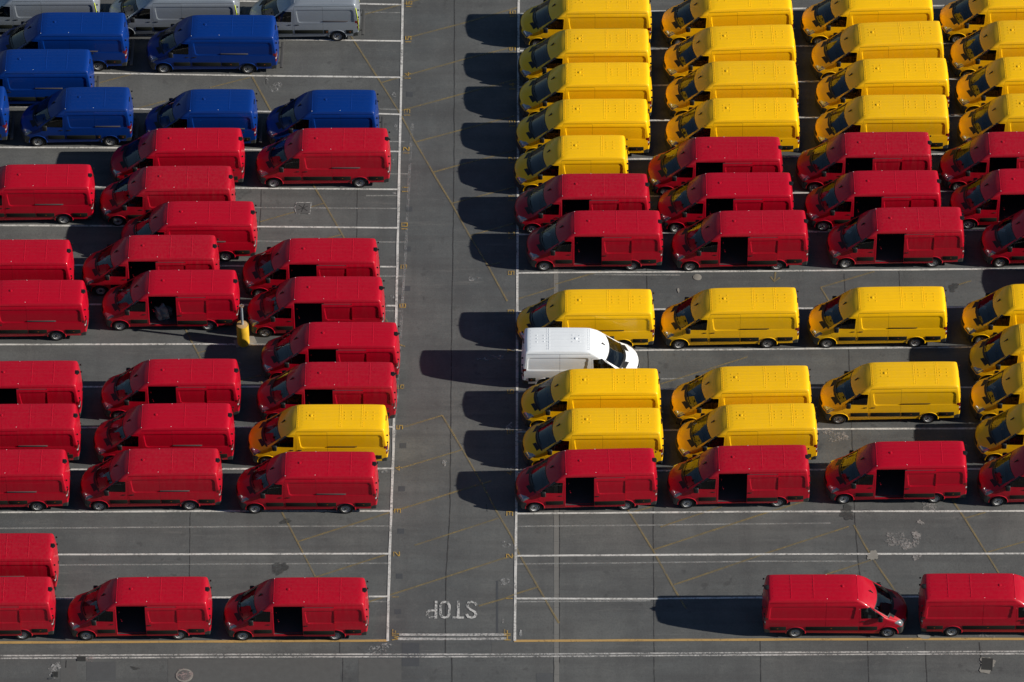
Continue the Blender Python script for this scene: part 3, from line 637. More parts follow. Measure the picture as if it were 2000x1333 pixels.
for i, (wd, pts) in enumerate(JOINTS): ribbon('tar_joint', pts, wd, Z_JOINT + 0.0003*(i % 6), 'joint_seal', 0.012, 0.35)
for i, (kind, wd, pts) in enumerate(LINES):
    nm = {'white_line': 'white_bay_line', 'white_worn': 'white_bay_line', 'white_faint': 'faded_white_line', 'white_ghost': 'faded_white_line',
          'yellow_line': 'yellow_boundary_line', 'yellow_faint': 'faded_yellow_line'}[kind]
    z0 = {'white_line': Z_WHITE, 'white_worn': Z_WHITE, 'yellow_line': Z_YEL+0.002, 'yellow_faint': Z_YEL}.get(kind, Z_FAINT)
    ribbon(nm, pts, wd, z0 + 0.0003*(i % 9), kind, 0.006)
for i, (mat, x, y, rx, ry, rg) in enumerate(BLOBS):
    blob({'splash': 'paint_splash', 'pink_splash': 'paint_splash', 'scuff': 'chalk_scuff', 'pale_concrete': 'concrete_patch', 'oil': 'oil_stain'}.get(mat, 'stain'),
         x, y, rx, ry, 0.0235 + 0.0003*(i % 5), mat, rough=rg)

# bay numbers and letters, drawn as stencilled strokes on a 2 x 4 grid (x right, y up)
GLY = {'0': [[(0,0),(2,0),(2,4),(0,4),(0,0)]], '1': [[(1,0),(1,4)]], '2': [[(0,4),(2,4),(2,3),(0,0.6),(0,0),(2,0)]],
 '3': [[(0,4),(2,4),(2,0),(0,0)], [(0.5,2),(2,2)]], '4': [[(1.5,0),(1.5,4),(0,1.4),(2.1,1.4)]], '5': [[(2,4),(0,4),(0,2.2),(2,2.2),(2,0),(0,0)]],
 '6': [[(2,4),(0,4),(0,0),(2,0),(2,2.1),(0,2.1)]], '7': [[(0,4),(2,4),(0.8,0)]], '8': [[(0,0),(2,0),(2,4),(0,4),(0,0)], [(0,2),(2,2)]],
 '9': [[(0,0),(2,0),(2,4),(0,4),(0,2),(2,2)]], 'W': [[(0,4),(0.5,0),(1,2.6),(1.5,0),(2,4)]], 'F': [[(0,0),(0,4),(2,4)], [(0,2.1),(1.5,2.1)]],
 'H': [[(0,0),(0,4)], [(2,0),(2,4)], [(0,2),(2,2)]],
 'S': [[(2,3.35),(1.7,3.85),(1,4),(0.3,3.8),(0,3.2),(0.25,2.55),(1,2.1),(1.75,1.6),(2,0.9),(1.7,0.2),(1,0),(0.3,0.15),(0,0.65)]],
 'T': [[(1,0),(1,3.9)], [(0,4),(2,4)]], 'O': [[(1,0),(0.35,0.2),(0,0.9),(0,3.1),(0.35,3.8),(1,4),(1.65,3.8),(2,3.1),(2,0.9),(1.65,0.2),(1,0)]],
 'P': [[(0,0),(0,4)], [(0.2,3.9),(1.4,3.9),(2,3.5),(2,2.6),(1.4,2.15),(0.2,2.15)]]}
def lettering(name, text, cx, cy, rot, cw, ch, gap, stroke, z, mat):
    """each stroke a closed strip of paint; text centred on (cx, cy), rotated by rot"""
    tw = len(text)*cw + (len(text)-1)*gap; V = []; F = []; zz = 0
    cr, sr = math.cos(rot), math.sin(rot)
    for i, chh in enumerate(text):
        ox = -tw/2 + i*(cw+gap)
        for st in GLY[chh]:
            P = [Vector((ox + p[0]/2*cw, -ch/2 + p[1]/4*ch, 0)) for p in st]
            closed = (P[0]-P[-1]).length < 1e-6
            b = len(V); n = len(P)
            for k, p in enumerate(P):
                if closed: t0 = P[(k-1) % (n-1)]; t1 = P[(k+1) % (n-1)]
                else: t0 = P[max(k-1, 0)]; t1 = P[min(k+1, n-1)]
                d0 = (p-t0).normalized() if (p-t0).length > 1e-6 else (t1-p).normalized()
                d1 = (t1-p).normalized() if (t1-p).length > 1e-6 else d0
                if closed and k == n-1: d1 = (P[1]-P[0]).normalized()
                n0 = Vector((-d0.y, d0.x, 0)); n1 = Vector((-d1.y, d1.x, 0)); m = (n0+n1)
                m = m.normalized() if m.length > 1e-4 else n0
                k2 = stroke/2/max(0.5, m.dot(n1))
                ext = Vector((0, 0, 0))
                if not closed and k == 0: ext = -d1*stroke/2
                if not closed and k == n-1: ext = d0*stroke/2
                for sgn in (1, -1):
                    q = p + ext + m*k2*sgn
                    V.append((cx + q.x*cr - q.y*sr, cy + q.x*sr + q.y*cr, z + 0.0004*(zz % 4)))
                if k: F.append((b+2*k-2, b+2*k-1, b+2*k+1, b+2*k))
            zz += 1
    return mesh_obj(name, V, F, mat, tarmac)
for (tx, x, y) in NUMBERS_L: lettering('bay_number', tx, x, y, R(90), 0.23 if tx != '1' else 0.2, 0.27, 0.06, 0.052, 0.0265, 'yellow_number')
for (tx, x, y) in NUMBERS_R: lettering('bay_number', tx, x, y, R(90), 0.23 if tx != '1' else 0.2, 0.27, 0.06, 0.052, 0.0265, 'yellow_number')
for (tx, x, y) in LETTERS: lettering('bay_letters', tx, x, y, R(90), 0.26, 0.27, 0.10, 0.055, 0.0265, 'yellow_number')
st = lettering('stop_lettering', 'STOP', STOP_AT[0], STOP_AT[1], R(180), 0.41, 0.97, 0.215, 0.125, 0.0265, 'stop_white')
st['label'] = 'worn white word STOP painted upside down across the lane'

# drain strip: a row of concrete slabs let into the tarmac
strip = tag(empty('drain_strip', (0, 0, 0)), kind='structure')
x0, ya, x1, yb = DRAIN; Ld = math.hypot(x1-x0, yb-ya); nslab = 34; ln = Ld/nslab
sb = MB().box(-0.115, 0.115, -ln/2+0.006, ln/2-0.006, -0.05, 0.006, 0.004)
slab0 = sb.obj('concrete_slab', 'concrete', strip, None)
ang = math.atan2(yb-ya, x1-x0) - math.pi/2
for k in range(nslab):
    o = slab0 if k == 0 else slab0.copy()
    if k: C.objects.link(o)
    t = (k+0.5)/nslab; o.location = (x0+(x1-x0)*t, ya+(yb-ya)*t, random.uniform(0, 0.003)); o.rotation_euler = (0, 0, ang + random.uniform(-0.004, 0.004))

# covers, gullies and pits in the tarmac
def cover_round(x, y, r, label, mats=('pale_concrete', 'iron')):
    e = tag(empty('manhole_cover', (x, y, 0)), label, 'manhole cover')
    MB().lathe_z([(r, 0.0), (r, 0.022), (r-0.03, 0.026), (r*0.8, 0.026)], 0, 0, 30).obj('rim', mats[0], e)
    MB().lathe_z([(r*0.78, 0.0), (r*0.78, 0.030), (r*0.70, 0.034)], 0, 0, 26).obj('lid', mats[1], e)
    return e
def gully(x, y, sx, sy, rz, label, frame='iron'):
    e = tag(empty('drain_grate', (x, y, 0), rz), label, 'drain grate')
    m = MB(); t = 0.05
    m.box(-sx, sx, -sy, -sy+t, 0, 0.03).box(-sx, sx, sy-t, sy, 0, 0.03).box(-sx, -sx+t, -sy+t, sy-t, 0, 0.0297).box(sx-t, sx, -sy+t, sy-t, 0, 0.0297)
    m.obj('frame', frame, e, None); nb = 7
    bar = None
    for k in range(nb):
        xx = -sx+t + (2*sx-2*t)*(k+0.5)/nb
        if bar is None: bar = MB().box(-0.016, 0.016, -sy+t, sy-t, 0, 0.027).obj('bar', 'iron', e, None); b = bar
        else: b = bar.copy(); C.objects.link(b); b.parent = e
        b.location = (xx, 0, 0)
    quad('sump', [(-sx+t, -sy+t), (sx-t, -sy+t), (sx-t, sy-t), (-sx+t, sy-t)], 0.0258, 'joint_tar', e)
    return e
for (kind, x, y, p, label) in COVERS:
    if kind == 'splash_round':
        e = cover_round(x, y, p, label, ('pale_concrete', 'patch_mid')); blob('paint_splash', x, y, p*1.05, p*1.05, 0.038, 'pink_splash', rough=0.05)
    elif kind == 'disc': cover_round(x, y, p, label, ('pale_concrete', 'pale_concrete'))
    elif kind == 'gully': gully(x, y, p[0], p[1], p[2], label)
# chamber outlined in white paint
hx, hy = HEX_AT
e = tag(empty('inspection_cover', (hx, hy, 0)), 'six-sided inspection cover outlined in worn white paint on the tarmac', 'inspection cover')
hp = [(-0.40, 0.42), (0.40, 0.42), (0.40, -0.36), (-0.36, -0.36), (-0.46, 0.0)]
hp = [(-0.36, 0.41), (0.42, 0.41), (0.37, -0.42), (-0.33, -0.42), (-0.44, 0.0)]
quad('frame', hp, 0.027, 'stop_white', e); quad('lid', [(p[0]*0.91, p[1]*0.91) for p in hp], 0.031, 'patch_mid', e)
for an in (0.5, 1.3, 2.4): quad('lid_rib', [(math.cos(an)*0.3*s+math.sin(an)*0.02*q, math.sin(an)*0.3*s-math.cos(an)*0.02*q) for s, q in ((-1,-1),(1,-1),(1,1),(-1,1))], 0.034+0.001*an, 'joint_tar', e)

# concrete filled bollard with a pipe standing in it
bx, by = BOLLARD
e = tag(empty('concrete_bollard', (bx, by, 0), R(20)), 'yellow concrete filled bollard with steel pipe between red vans', 'bollard')
YB = simple('bollard_yellow', (0.60, 0.36, 0.02), 0.6, var=0.35, scale=3.0)
patchmat('bollard_top', (0.42, 0.27, 0.12), 0.35)
MB().lathe_z([(0.30, 0.0), (0.305, 0.3), (0.30, 0.9), (0.295, 1.28), (0.28, 1.32)], 0, 0, 36, cap=False).obj('casing', 'bollard_yellow', e)
MB().lathe_z([(0.285, 1.30), (0.22, 1.325), (0.10, 1.335)], 0, 0, 30).obj('concrete_fill', 'bollard_top', e)
simple('galvanised', (0.42, 0.47, 0.52), 0.4, metal=0.5, var=0.3)
MB().tube([(0, 0, 1.3), (0, 0, 2.62)], 0.062, 16).obj('pipe', 'galvanised', e)
simple('rust', (0.20, 0.10, 0.05), 0.8, var=0.4, scale=15)
fl = MB().lathe_z([(0.065, 2.60), (0.115, 2.60), (0.12, 2.615), (0.115, 2.64), (0.05, 2.64)], 0, 0, 20)
fo = fl.obj('flange', 'rust', e)
bolt = None
for k in range(6):
    t = 2*math.pi*k/6
    if bolt is None: bolt = MB().lathe_z([(0.018, 2.63), (0.018, 2.665), (0.012, 2.67)], 0, 0, 8).obj('bolt', 'galvanised', fo); b = bolt
    else: b = bolt.copy(); C.objects.link(b); b.parent = fo
    b.location = (0.09*math.cos(t), 0.09*math.sin(t), 0)
MB().box(-0.42, 0.62, -0.22, 0.30, 0, 0.03, 0.008).obj('base_slab', 'pale_concrete', e, None)

# ---------------------------------------------------------------- vans
WZ = [0.25, 0.38, 0.60, 0.90, 1.15, 1.42, 1.70, 2.00, 2.25, 2.45, 2.60, 2.75]
WW = [0.93, 0.955, 0.985, 0.997, 0.995, 0.985, 0.970, 0.950, 0.910, 0.838, 0.772, 0.74]
def W(z): return interp(z, WZ, WW)
def crm(P, n):
    """Catmull-Rom through the control points"""
    out = []
    for i in range(len(P)-1):
        p0 = P[max(i-1, 0)]; p1 = P[i]; p2 = P[i+1]; p3 = P[min(i+2, len(P)-1)]
        k = max(1, int(math.hypot(p2[0]-p1[0], p2[1]-p1[1])/n))
        for j in range(k):
            t = j/k
            out.append(tuple(0.5*((2*p1[c]) + (-p0[c]+p2[c])*t + (2*p0[c]-5*p1[c]+4*p2[c]-p3[c])*t*t + (-p0[c]+3*p1[c]-3*p2[c]+p3[c])*t**3) for c in range(len(p1))))
    out.append(P[-1]); return out
RING = [0, 0.25, 0.5, 0.72, 0.86, 0.915, 0.935, 1.0]
ZROOF = 2.615
class Van: pass
def shell(L):
    """whole outer skin as one bmesh; returns it with the profile used"""
    # nose, bonnet, cowl / windscreen / forehead, roof, back: (x, z, fillet)
    A = [(0.10,0.27,.03),(0.03,0.34,.08),(0.0,0.48,.13),(0.0,0.64,.14),(0.01,0.80,.14),(0.035,0.95,.14),(0.085,1.06,.14),(0.18,1.145,.13),(0.32,1.225,.12),(0.50,1.305,.11),(0.67,1.375,.10)]
    B = [(0.74,1.405,.09),(0.77,1.425,.08)]
    D = [(1.46,1.94,.07),(1.50,1.972,.08)]
    E = [(1.52,1.99,.09),(1.75,2.165,.11),(2.0,2.34,.12),(2.2,2.455,.12),(2.38,2.53,.085),(2.6,2.575,.07),(3.0,2.60,.065),(3.6,2.612,.065),(L-1.6,2.615,.065),(L-0.75,2.605,.065),(L-0.34,2.585,.085),(L-0.21,2.55,.08),(L-0.15,2.46,.08),(L-0.11,2.25,.08),(L-0.06,1.85,.08),(L-0.015,1.42,.07),(L,1.0,.07),(L-0.005,0.6,.07),(L-0.03,0.42,.05)]
    pA = crm(A, 0.055); pE = crm(E, 0.11)
    wsn = 7
    pW = [tuple(B[1][c]+(D[0][c]-B[1][c])*k/wsn for c in range(3)) for k in range(wsn+1)]
    P = pA + [B[0]] + pW + [D[1]] + pE
    nA = len(pA)
    idx = dict(hood0=next(i for i, p in enumerate(pA) if p[1] > 1.09), hood1=nA-1, cowl1=nA, ws0=nA+1, ws1=nA+1+wsn, frit1=nA+2+wsn)
    n = len(P); Nn = []
    for i in range(n):
        q0 = P[max(i-1, 0)]; q1 = P[min(i+1, n-1)]; tx, tz = q1[0]-q0[0], q1[1]-q0[1]; l = math.hypot(tx, tz)
        Nn.append((-tz/l, tx/l))
    def bow(x): 
        if x < L/2: return interp(x, [0, 0.8, 1.5, 2.6], [0.36, 0.36, 0.27, 0.0])
        return -interp(x, [L-0.7, L-0.2], [0.0, 0.07])
    def crown(x): return interp(x, [0, 0.3, 0.74, 1.5, 2.4, 3.0], [0.05, 0.05, 0.03, 0.03, 0.05, 0.06])
    bm = bmesh.new(); ly = bm.faces.layers.int.new('seg'); lr = bm.faces.layers.int.new('ring')
    ths = [15, 30, 45, 60, 75, 90]
    cols = []
    for i in range(n):
        x, z, r = P[i]; nx, nz = Nn[i]; half = []
        yb_ = W(z) - r
        for f in RING:
            y = f*yb_; half.append((x + bow(x)*y*y, y, z - crown(x)*max(0, nz)*(y/0.8)**2))
        dz = crown(x)*max(0, nz)*(yb_/0.8)**2; dxb = bow(x)*yb_*yb_
        for th in ths:
            t = R(th); o = r*(1-math.cos(t)); xo, zo = x - nx*o, z - nz*o
            y = min(W(zo-dz) - r, 9) + r*math.sin(t)
            half.append((xo + dxb, y, zo - dz))
        row = [bm.verts.new((p[0], -p[1], p[2])) for p in half[::-1]] + [bm.verts.new(p) for p in half[1:]]
        cols.append(row)
    m = len(cols[0])
    for i in range(n-1):
        for j in range(m-1):
            f = bm.faces.new((cols[i][j], cols[i][j+1], cols[i+1][j+1], cols[i+1][j])); f[ly] = i; f[lr] = j - (m-1)//2
    for sd, j in ((-1, 0), (1, m-1)):
        f = bm.faces.new([cols[i][j] for i in range(n)]); f[ly] = -1; f[lr] = 100*sd
        act = [f]
        for z in (0.60, 0.90, 1.15, 1.30, 1.42, 1.56, 1.70, 1.85, 2.0, 2.12, 2.25, 2.35):
            r_ = bmesh.ops.bisect_plane(bm, geom=act + list({e for q in act for e in q.edges}) + list({v for q in act for v in q.verts}), plane_co=(0, 0, z), plane_no=(0, 0, 1), dist=1e-5)
            act = [q for q in bm.faces if abs(q[lr]) == 100 and (q[lr] > 0) == (sd > 0)]
        for q in act:
            for v in q.verts: v.co.y = sd*W(v.co.z)
    bmesh.ops.recalc_face_normals(bm, faces=bm.faces[:])
    if sum(f.normal.z*f.calc_area() for f in bm.faces) < 0: bmesh.ops.reverse_faces(bm, faces=bm.faces[:])
    bm.normal_update()
    return bm, ly, lr, idx, P
def ccw(poly):
    ar = sum(poly[i][0]*poly[(i+1) % len(poly)][1] - poly[(i+1) % len(poly)][0]*poly[i][1] for i in range(len(poly)))
    return poly if ar > 0 else poly[::-1]
def shrink(poly, g):
    poly = ccw(poly); n = len(poly); out = []
    for i in range(n):
        p0, p1, p2 = Vector(poly[i-1]), Vector(poly[i]), Vector(poly[(i+1) % n])
        d0 = (p1-p0).normalized(); d1 = (p2-p1).normalized(); n0 = Vector((-d0.y, d0.x)); n1 = Vector((-d1.y, d1.x))
        mm = (n0+n1).normalized(); out.append(tuple(p1 + mm*(g/max(0.3, mm.dot(n0)))))
    return out
def rrect(x0, x1, z0, z1, r, k=4):
    out = []
    for cx, cz, a0 in ((x1-r, z0+r, -90), (x1-r, z1-r, 0), (x0+r, z1-r, 90), (x0+r, z0+r, 180)):
        for j in range(k+1):
            t = R(a0+90*j/k); out.append((cx+r*math.cos(t), cz+r*math.sin(t)))
    return out
def rounded(poly, r, k=3):
    poly = ccw(poly); n = len(poly); out = []
    for i in range(n):
        p0, p1, p2 = Vector(poly[i-1]), Vector(poly[i]), Vector(poly[(i+1) % n])
        a = p1 + (p0-p1).normalized()*min(r, (p0-p1).length*0.45); b = p1 + (p2-p1).normalized()*min(r, (p2-p1).length*0.45)
        for j in range(k+1):
            t = j/k; out.append(tuple(a*(1-t)**2 + p1*2*t*(1-t) + b*t*t))
    return out
DROP = []
AX = {'y': (0, 2), 'x': (1, 2), 'z': (0, 1)}
def cut(bm, poly, axis, faces):
    """score a convex outline into the given faces, seen along an axis; returns the faces inside it"""
    u, v = AX[axis]; poly = ccw(poly); DROP.clear()
    us = [p[0] for p in poly]; vs_ = [p[1] for p in poly]; lo = (min(us), min(vs_)); hi = (max(us), max(vs_)); act = []
    for f in faces:
        a = [q.co[u] for q in f.verts]; b = [q.co[v] for q in f.verts]
        if max(a) >= lo[0] and min(a) <= hi[0] and max(b) >= lo[1] and min(b) <= hi[1]: act.append(f)
        else: DROP.append(f)
    for i in range(len(poly)):
        p, q = poly[i], poly[(i+1) % len(poly)]
        if math.hypot(q[0]-p[0], q[1]-p[1]) < 1e-7: continue
        no = [0, 0, 0]; no[u] = -(q[1]-p[1]); no[v] = q[0]-p[0]; co = [0, 0, 0]; co[u], co[v] = p
        no = Vector(no).normalized(); co = Vector(co)
        g = act + list({e for f in act for e in f.edges}) + list({w_ for f in act for w_ in f.verts})
        r_ = bmesh.ops.bisect_plane(bm, geom=g, plane_co=co, plane_no=no, dist=1e-5)
        fs = [f for f in r_['geom'] if isinstance(f, bmesh.types.BMFace)]; act = []
        for f in fs: (act if (f.calc_center_median()-co).dot(no) > 0 else DROP).append(f)
    return act
def take(bm, faces, nl):
    """lift faces out of the skin into a mesh description with the skin's own normals"""
    vs_ = []; ix = {}; fs = []; ns = []
    for f in faces:
        row = []
        for v in f.verts:
            if v not in ix: ix[v] = len(vs_); vs_.append(v.co.copy()); ns.append(v[nl].copy())
            row.append(ix[v])
        fs.append(row)
    bmesh.ops.delete(bm, geom=faces, context='FACES')
    return vs_, fs, ns
def wheel(parent, x, side, dx, mats):
    R0, RIM = 0.343, 0.215; yo = 0.945; s = -1 if side < 0 else 1
    pr = [(RIM-0.01, yo-0.20), (0.30, yo-0.225), (0.33, yo-0.21), (R0, yo-0.18), (R0, yo-0.045), (0.334, yo-0.018), (0.31, yo-0.002), (0.27, yo+0.004), (0.235, yo-0.006), (RIM, yo-0.022)]
    t = MB().lathe_y([(r, s*y) for r, y in pr], x, 0.34, 30, sgn=-s).obj('wheel', 'rubber', parent, 50, dx)
    rp = [(RIM+0.004, yo-0.018), (RIM-0.012, yo-0.012), (RIM-0.03, yo-0.045), (0.165, yo-0.05), (0.15, yo-0.02), (0.125, yo-0.012), (0.105, yo-0.03), (0.085, yo-0.035)]
    r_ = MB().lathe_y([(r, s*y) for r, y in rp], x, 0.34, 30, sgn=-s).obj('rim', 'steel', t, 40, dx)
    hp_ = [(0.088, yo-0.038), (0.075, yo-0.012), (0.05, yo+0.004), (0.0, yo+0.006)]
    MB().lathe_y([(r, s*y) for r, y in hp_], x, 0.34, 18, sgn=-s).obj('hub_cap', 'dark_steel', t, 40, dx)
    # hand holes round the disc
    m = MB()
    for k in range(10):
        an = 2*math.pi*(k+0.5)/10
        m.tube([(x+0.172*math.cos(an), s*(yo-0.052), 0.34+0.172*math.sin(an)), (x+0.172*math.cos(an), s*(yo-0.040), 0.34+0.172*math.sin(an))], 0.019, 8)
    o = tag(m.obj('rim_holes', 'black_plastic', t, None, dx), kind='stuff')
    return t
def build_van(variant, colour, open_door=False):
    L = 6.82 if variant == 'long' else 5.77; XW = (0.95, 5.275 if variant == 'long' else 4.615)
    dx = -L/2; paint_m = M[colour + '_paint']
    bm, ly, lr, idx, P = shell(L)
    zt = lambda x: interp(x, [p[0] for p in P if p[1] > 1.05 and p[0] < L-0.2], [p[1] for p in P if p[1] > 1.05 and p[0] < L-0.2])
    def rz(x, y): return zt(x) - interp(x, [2.4, 3.0], [0.05, 0.06])*(y/0.8)**2
    sides = lambda s: [f for f in bm.faces if f.normal.y*s > 0.55]
    # pressed panel along each side
    px0, px1 = 2.50, L-0.27
    for s in (-1, 1):
        base = ccw([(px0+0.10, 1.36), (px1, 1.36), (px1-0.05, 2.20), (px0, 2.20)]); out = rounded(base, 0.13, 4); inn = rounded(shrink(base, 0.04), 0.10, 4)
        act = cut(bm, rounded(shrink(base, -0.025), 0.15, 4), 'y', sides(s)); act = cut(bm, out, 'y', act); act = cut(bm, inn, 'y', act)
        vs_ = {v for f in act for v in f.verts}
        for v in vs_: v.co.y -= s*0.028
        cut(bm, rounded(shrink(base, 0.062), 0.08, 4), 'y', act)
        # shallow crease above the sill moulding
    bm.normal_update()
    nl = bm.verts.layers.float_vector.new('n')
    for v in bm.verts: v[nl] = v.normal
    root = empty({'red': 'red_van', 'yellow': 'yellow_van', 'blue': 'blue_van', 'silver': 'silver_van', 'white': 'white_van'}[colour])
    def piece(name, faces, mat, parent=root, off=(0, 0, 0), src=None):
        v, f, n_ = take(src or bm, faces, nl)
        return mesh_obj(name, [(p.x+dx+off[0], p.y+off[1], p.z+off[2]) for p in v], f, mat, parent, normals=n_)
    def cut_gap(poly, axis, faces, g=0.009):
        act = cut(bm, poly, axis, faces); inn = cut(bm, shrink(poly, g), axis, act)
        bmesh.ops.delete(bm, geom=[f for f in DROP if f.is_valid], context='FACES')
        return inn
    tb = M['black_plastic']
    def top(i0, i1, r): return [f for f in bm.faces if i0 <= f[ly] < i1 and abs(f[lr]+0.5) < r and abs(f[lr]) < 50]
    piece('windscreen', top(idx['ws0'], idx['ws1'], 5), 'windscreen_glass')
    piece('windscreen_seal', top(idx['cowl1'], idx['ws0'], 6) + top(idx['ws0'], idx['ws1'], 6) + top(idx['ws1'], idx['frit1'], 6), 'black_plastic')
    piece('cowl', top(idx['hood1'], idx['cowl1'], 7), 'black_plastic')
    hoodf = top(idx['hood0'], idx['hood1'], 6)
    for s in (-1, 1):
        pv = [(0.53, s*0.36), (0.70, s*0.36), (0.87, s*0.76), (0.73, s*0.81)]
        vf = cut(bm, pv, 'z', [f for f in hoodf if f.is_valid])
        piece('air_vent', vf, 'black_plastic', off=(0, 0, 0.006))
        hoodf = top(idx['hood0'], idx['hood1'], 6)
    bonnet = piece('bonnet', top(idx['hood0']+1, idx['hood1'], 5), paint_m)
    # wheel arches
    for xw in XW:
        circ = [(xw+0.44*math.cos(2*math.pi*k/28), 0.40+0.44*math.sin(2*math.pi*k/28)) for k in range(28)]
        for s in (-1, 1):
            bmesh.ops.delete(bm, geom=cut(bm, circ, 'y', [f for f in bm.faces if f.normal.y*s > 0.25 and f.calc_center_median().y*s > 0.5]), context='FACES')
            m = MB(); n = 20; V = []; F = []
            for k in range(n+1):
                t = R(-8 + 196*k/n)
                for (r, yy) in ((0.436, -0.01), (0.438, 0.012), (0.447, 0.018), (0.463, 0.012), (0.482, -0.012)):
                    z = 0.40+r*math.sin(t); V.append((xw+r*math.cos(t), s*(W(max(z, 0.4))+yy), z))
            for k in range(n):
                for j in range(4):
                    q = (k*5+j, k*5+j+1, (k+1)*5+j+1, (k+1)*5+j); F.append(q if s < 0 else q[::-1])
            m.add(V, F).obj('wheel_arch', paint_m, root, 50, dx)
            m = MB(); V = []; F = []
            for k in range(17):
                t = R(-15+210*k/16)
                for y in (0.975, 0.58): V.append((xw+0.445*math.cos(t), s*y, 0.40+0.445*math.sin(t)))
            F = [(2*k, 2*k+1, 2*k+3, 2*k+2) for k in range(16)]
            F.append(tuple(2*k+1 for k in range(17)))
            m.add(V, F).obj('wheel_well', 'black_plastic', root, None, dx)
            wheel(root, xw, s, dx, None)
            # mud flap
            MB().box(xw+0.40, xw+0.42, s*0.94-0.10 if s > 0 else -0.98, s*0.98 if s > 0 else -0.72, 0.20, 0.44).obj('mud_flap', 'black_plastic', root, None, dx)
    # bumpers, lamps, grille
    piece('front_bumper', cut(bm, [(-0.1, 0.2), (0.57, 0.2), (0.57, 0.72), (0.48, 0.83), (-0.1, 0.83)], 'y', [f for f in bm.faces if f.calc_center_median().x < 0.9]), 'bumper_plastic')
    for s in (-1, 1):
        hl = piece('headlight', cut(bm, rounded([(0.14, 0.90), (0.34, 0.86), (0.56, 0.95), (0.70, 1.13), (0.58, 1.16), (0.26, 1.06)], 0.03, 2), 'y', [f for f in bm.faces if f.calc_center_median().x < 0.9 and f.calc_center_median().y*s > 0.55]), 'head_lamp')
        MB().box(0.30, 0.37, s*0.80-0.05, s*0.80+0.05, 0.88, 0.96, 0.02).obj('indicator', 'orange_lamp', hl, 35, dx)
    piece('grille', cut(bm, rounded([(-0.5, 0.845), (0.5, 0.845), (0.47, 1.03), (-0.47, 1.03)], 0.05, 2), 'x', [f for f in bm.faces if f.normal.x < -0.4 and f.calc_center_median().x < 0.5]), 'black_plastic')
    piece('rear_bumper', cut(bm, [(L-0.34, 0.2), (L+0.1, 0.2), (L+0.1, 0.70), (L-0.20, 0.70), (L-0.34, 0.60)], 'y', [f for f in bm.faces if f.calc_center_median().x > L-0.9]), 'bumper_plastic')
    for s in (-1, 1):
        for (z0, z1, mm, nm) in ((0.96, 1.14, 'red_lamp', 'tail_light'), (1.145, 1.24, 'clear_lamp', 'reversing_light'), (1.245, 1.50, 'red_lamp', 'brake_light')):
            piece(nm, cut(bm, [(L-0.235, z0), (L+0.1, z0), (L+0.1, z1), (L-0.245, z1)], 'y', [f for f in bm.faces if f.calc_center_median().x > L-0.6 and f.calc_center_median().y*s > 0.72]), mm)
        rd = piece('rear_door', cut_gap(rounded([(s*0.012, 0.74), (s*0.80, 0.74), (s*0.74, 2.34), (s*0.012, 2.34)], 0.05, 2), 'x', [f for f in bm.faces if f.normal.x > 0.5 and f.calc_center_median().x > L-0.6]), paint_m)
        for z in (1.0, 1.6, 2.1): MB().box(L-0.10, L-0.02, s*0.86-0.02, s*0.86+0.02, z, z+0.09, 0.01).obj('hinge', 'black_plastic', rd, 35, dx)
    MB().box(L-0.015, L+0.025, 0.03, 0.20, 1.18, 1.23, 0.01).obj('door_handle', 'black_plastic', root, 35, dx)
    # front doors with their windows
    for s in (-1, 1):
        dp = [(1.47, 0.43), (2.325, 0.43), (2.36, 2.20), (1.87, 2.20), (1.09, 1.49), (1.07, 1.10), (1.31, 0.62)]
        df = cut_gap(rounded(dp, 0.05, 2), 'y', [f for f in bm.faces if f.normal.y*s > 0.3 and f.calc_center_median().y*s > 0.5])
        wp = rounded([(1.17, 1.455), (2.255, 1.41), (2.290, 2.10), (1.875, 2.12)], 0.05, 3)
        wf = cut(bm, wp, 'y', df)
        dfs = list(DROP)
        bar = cut(bm, [(1.555, 1.3), (1.585, 1.3), (1.615, 2.2), (1.585, 2.2)], 'y', wf); panes = list(DROP)
        q = [f for f in panes if f.calc_center_median().x < 1.58 + (f.calc_center_median().z-1.3)/30]; b = [f for f in panes if f not in q]
        barpiece = take(bm, bar, nl); vq = take(bm, q, nl); vb = take(bm, b, nl)
        door = piece('front_door', dfs, paint_m)
        def put(nm, t, mat, dy):
            if t[1]: mesh_obj(nm, [(p.x+dx, p.y-s*dy, p.z) for p in t[0]], t[1], mat, door, normals=t[2])
        put('quarter_window', vq, 'tinted_glass', 0.012); put('door_window', vb, 'tinted_glass', 0.012); put('window_bar', barpiece, 'black_plastic', 0.004)
        MB().box(1.48, 2.31, s*0.998-0.016, s*0.998+0.016, 0.62, 0.87, 0.012).obj('side_strip', 'strip_plastic', door, 35, dx)
        MB().box(2.08, 2.25, s*0.995-0.02, s*0.995+0.022, 1.20, 1.245, 0.012).obj('door_handle', 'black_plastic', door, 35, dx)
        mm = MB().box(1.24, 1.46, s*1.055-0.065, s*1.055+0.065, 1.27, 1.60, 0.045)
        mo = mm.obj('wing_mirror', 'black_plastic', door, 50, dx)
        MB().box(1.456, 1.466, s*1.055-0.045, s*1.055+0.045, 1.32, 1.56, 0.003).obj('mirror_glass', 'head_lamp', mo, None, dx)
        MB().tube([(1.36, s*0.93, 1.40), (1.37, s*1.03, 1.38)], 0.03, 8).obj('mirror_arm', 'black_plastic', mo, 50, dx)
        MB().box(2.30, 2.40, s*0.905-0.016, s*0.905+0.025, 2.00, 2.03, 0.006).obj('hinge', 'white_paper' if colour in ('red', 'blue') else paint_m, root, None, dx)
        # upper drip groove
        for (xa, xb, za) in ((2.42, L-0.30, 2.395),):
            bmesh.ops.delete(bm, geom=cut(bm, [(xa, za), (xb, za), (xb, za+0.014), (xa, za+0.014)], 'y', [f for f in bm.faces if f.normal.y*s > 0.3]), context='FACES')
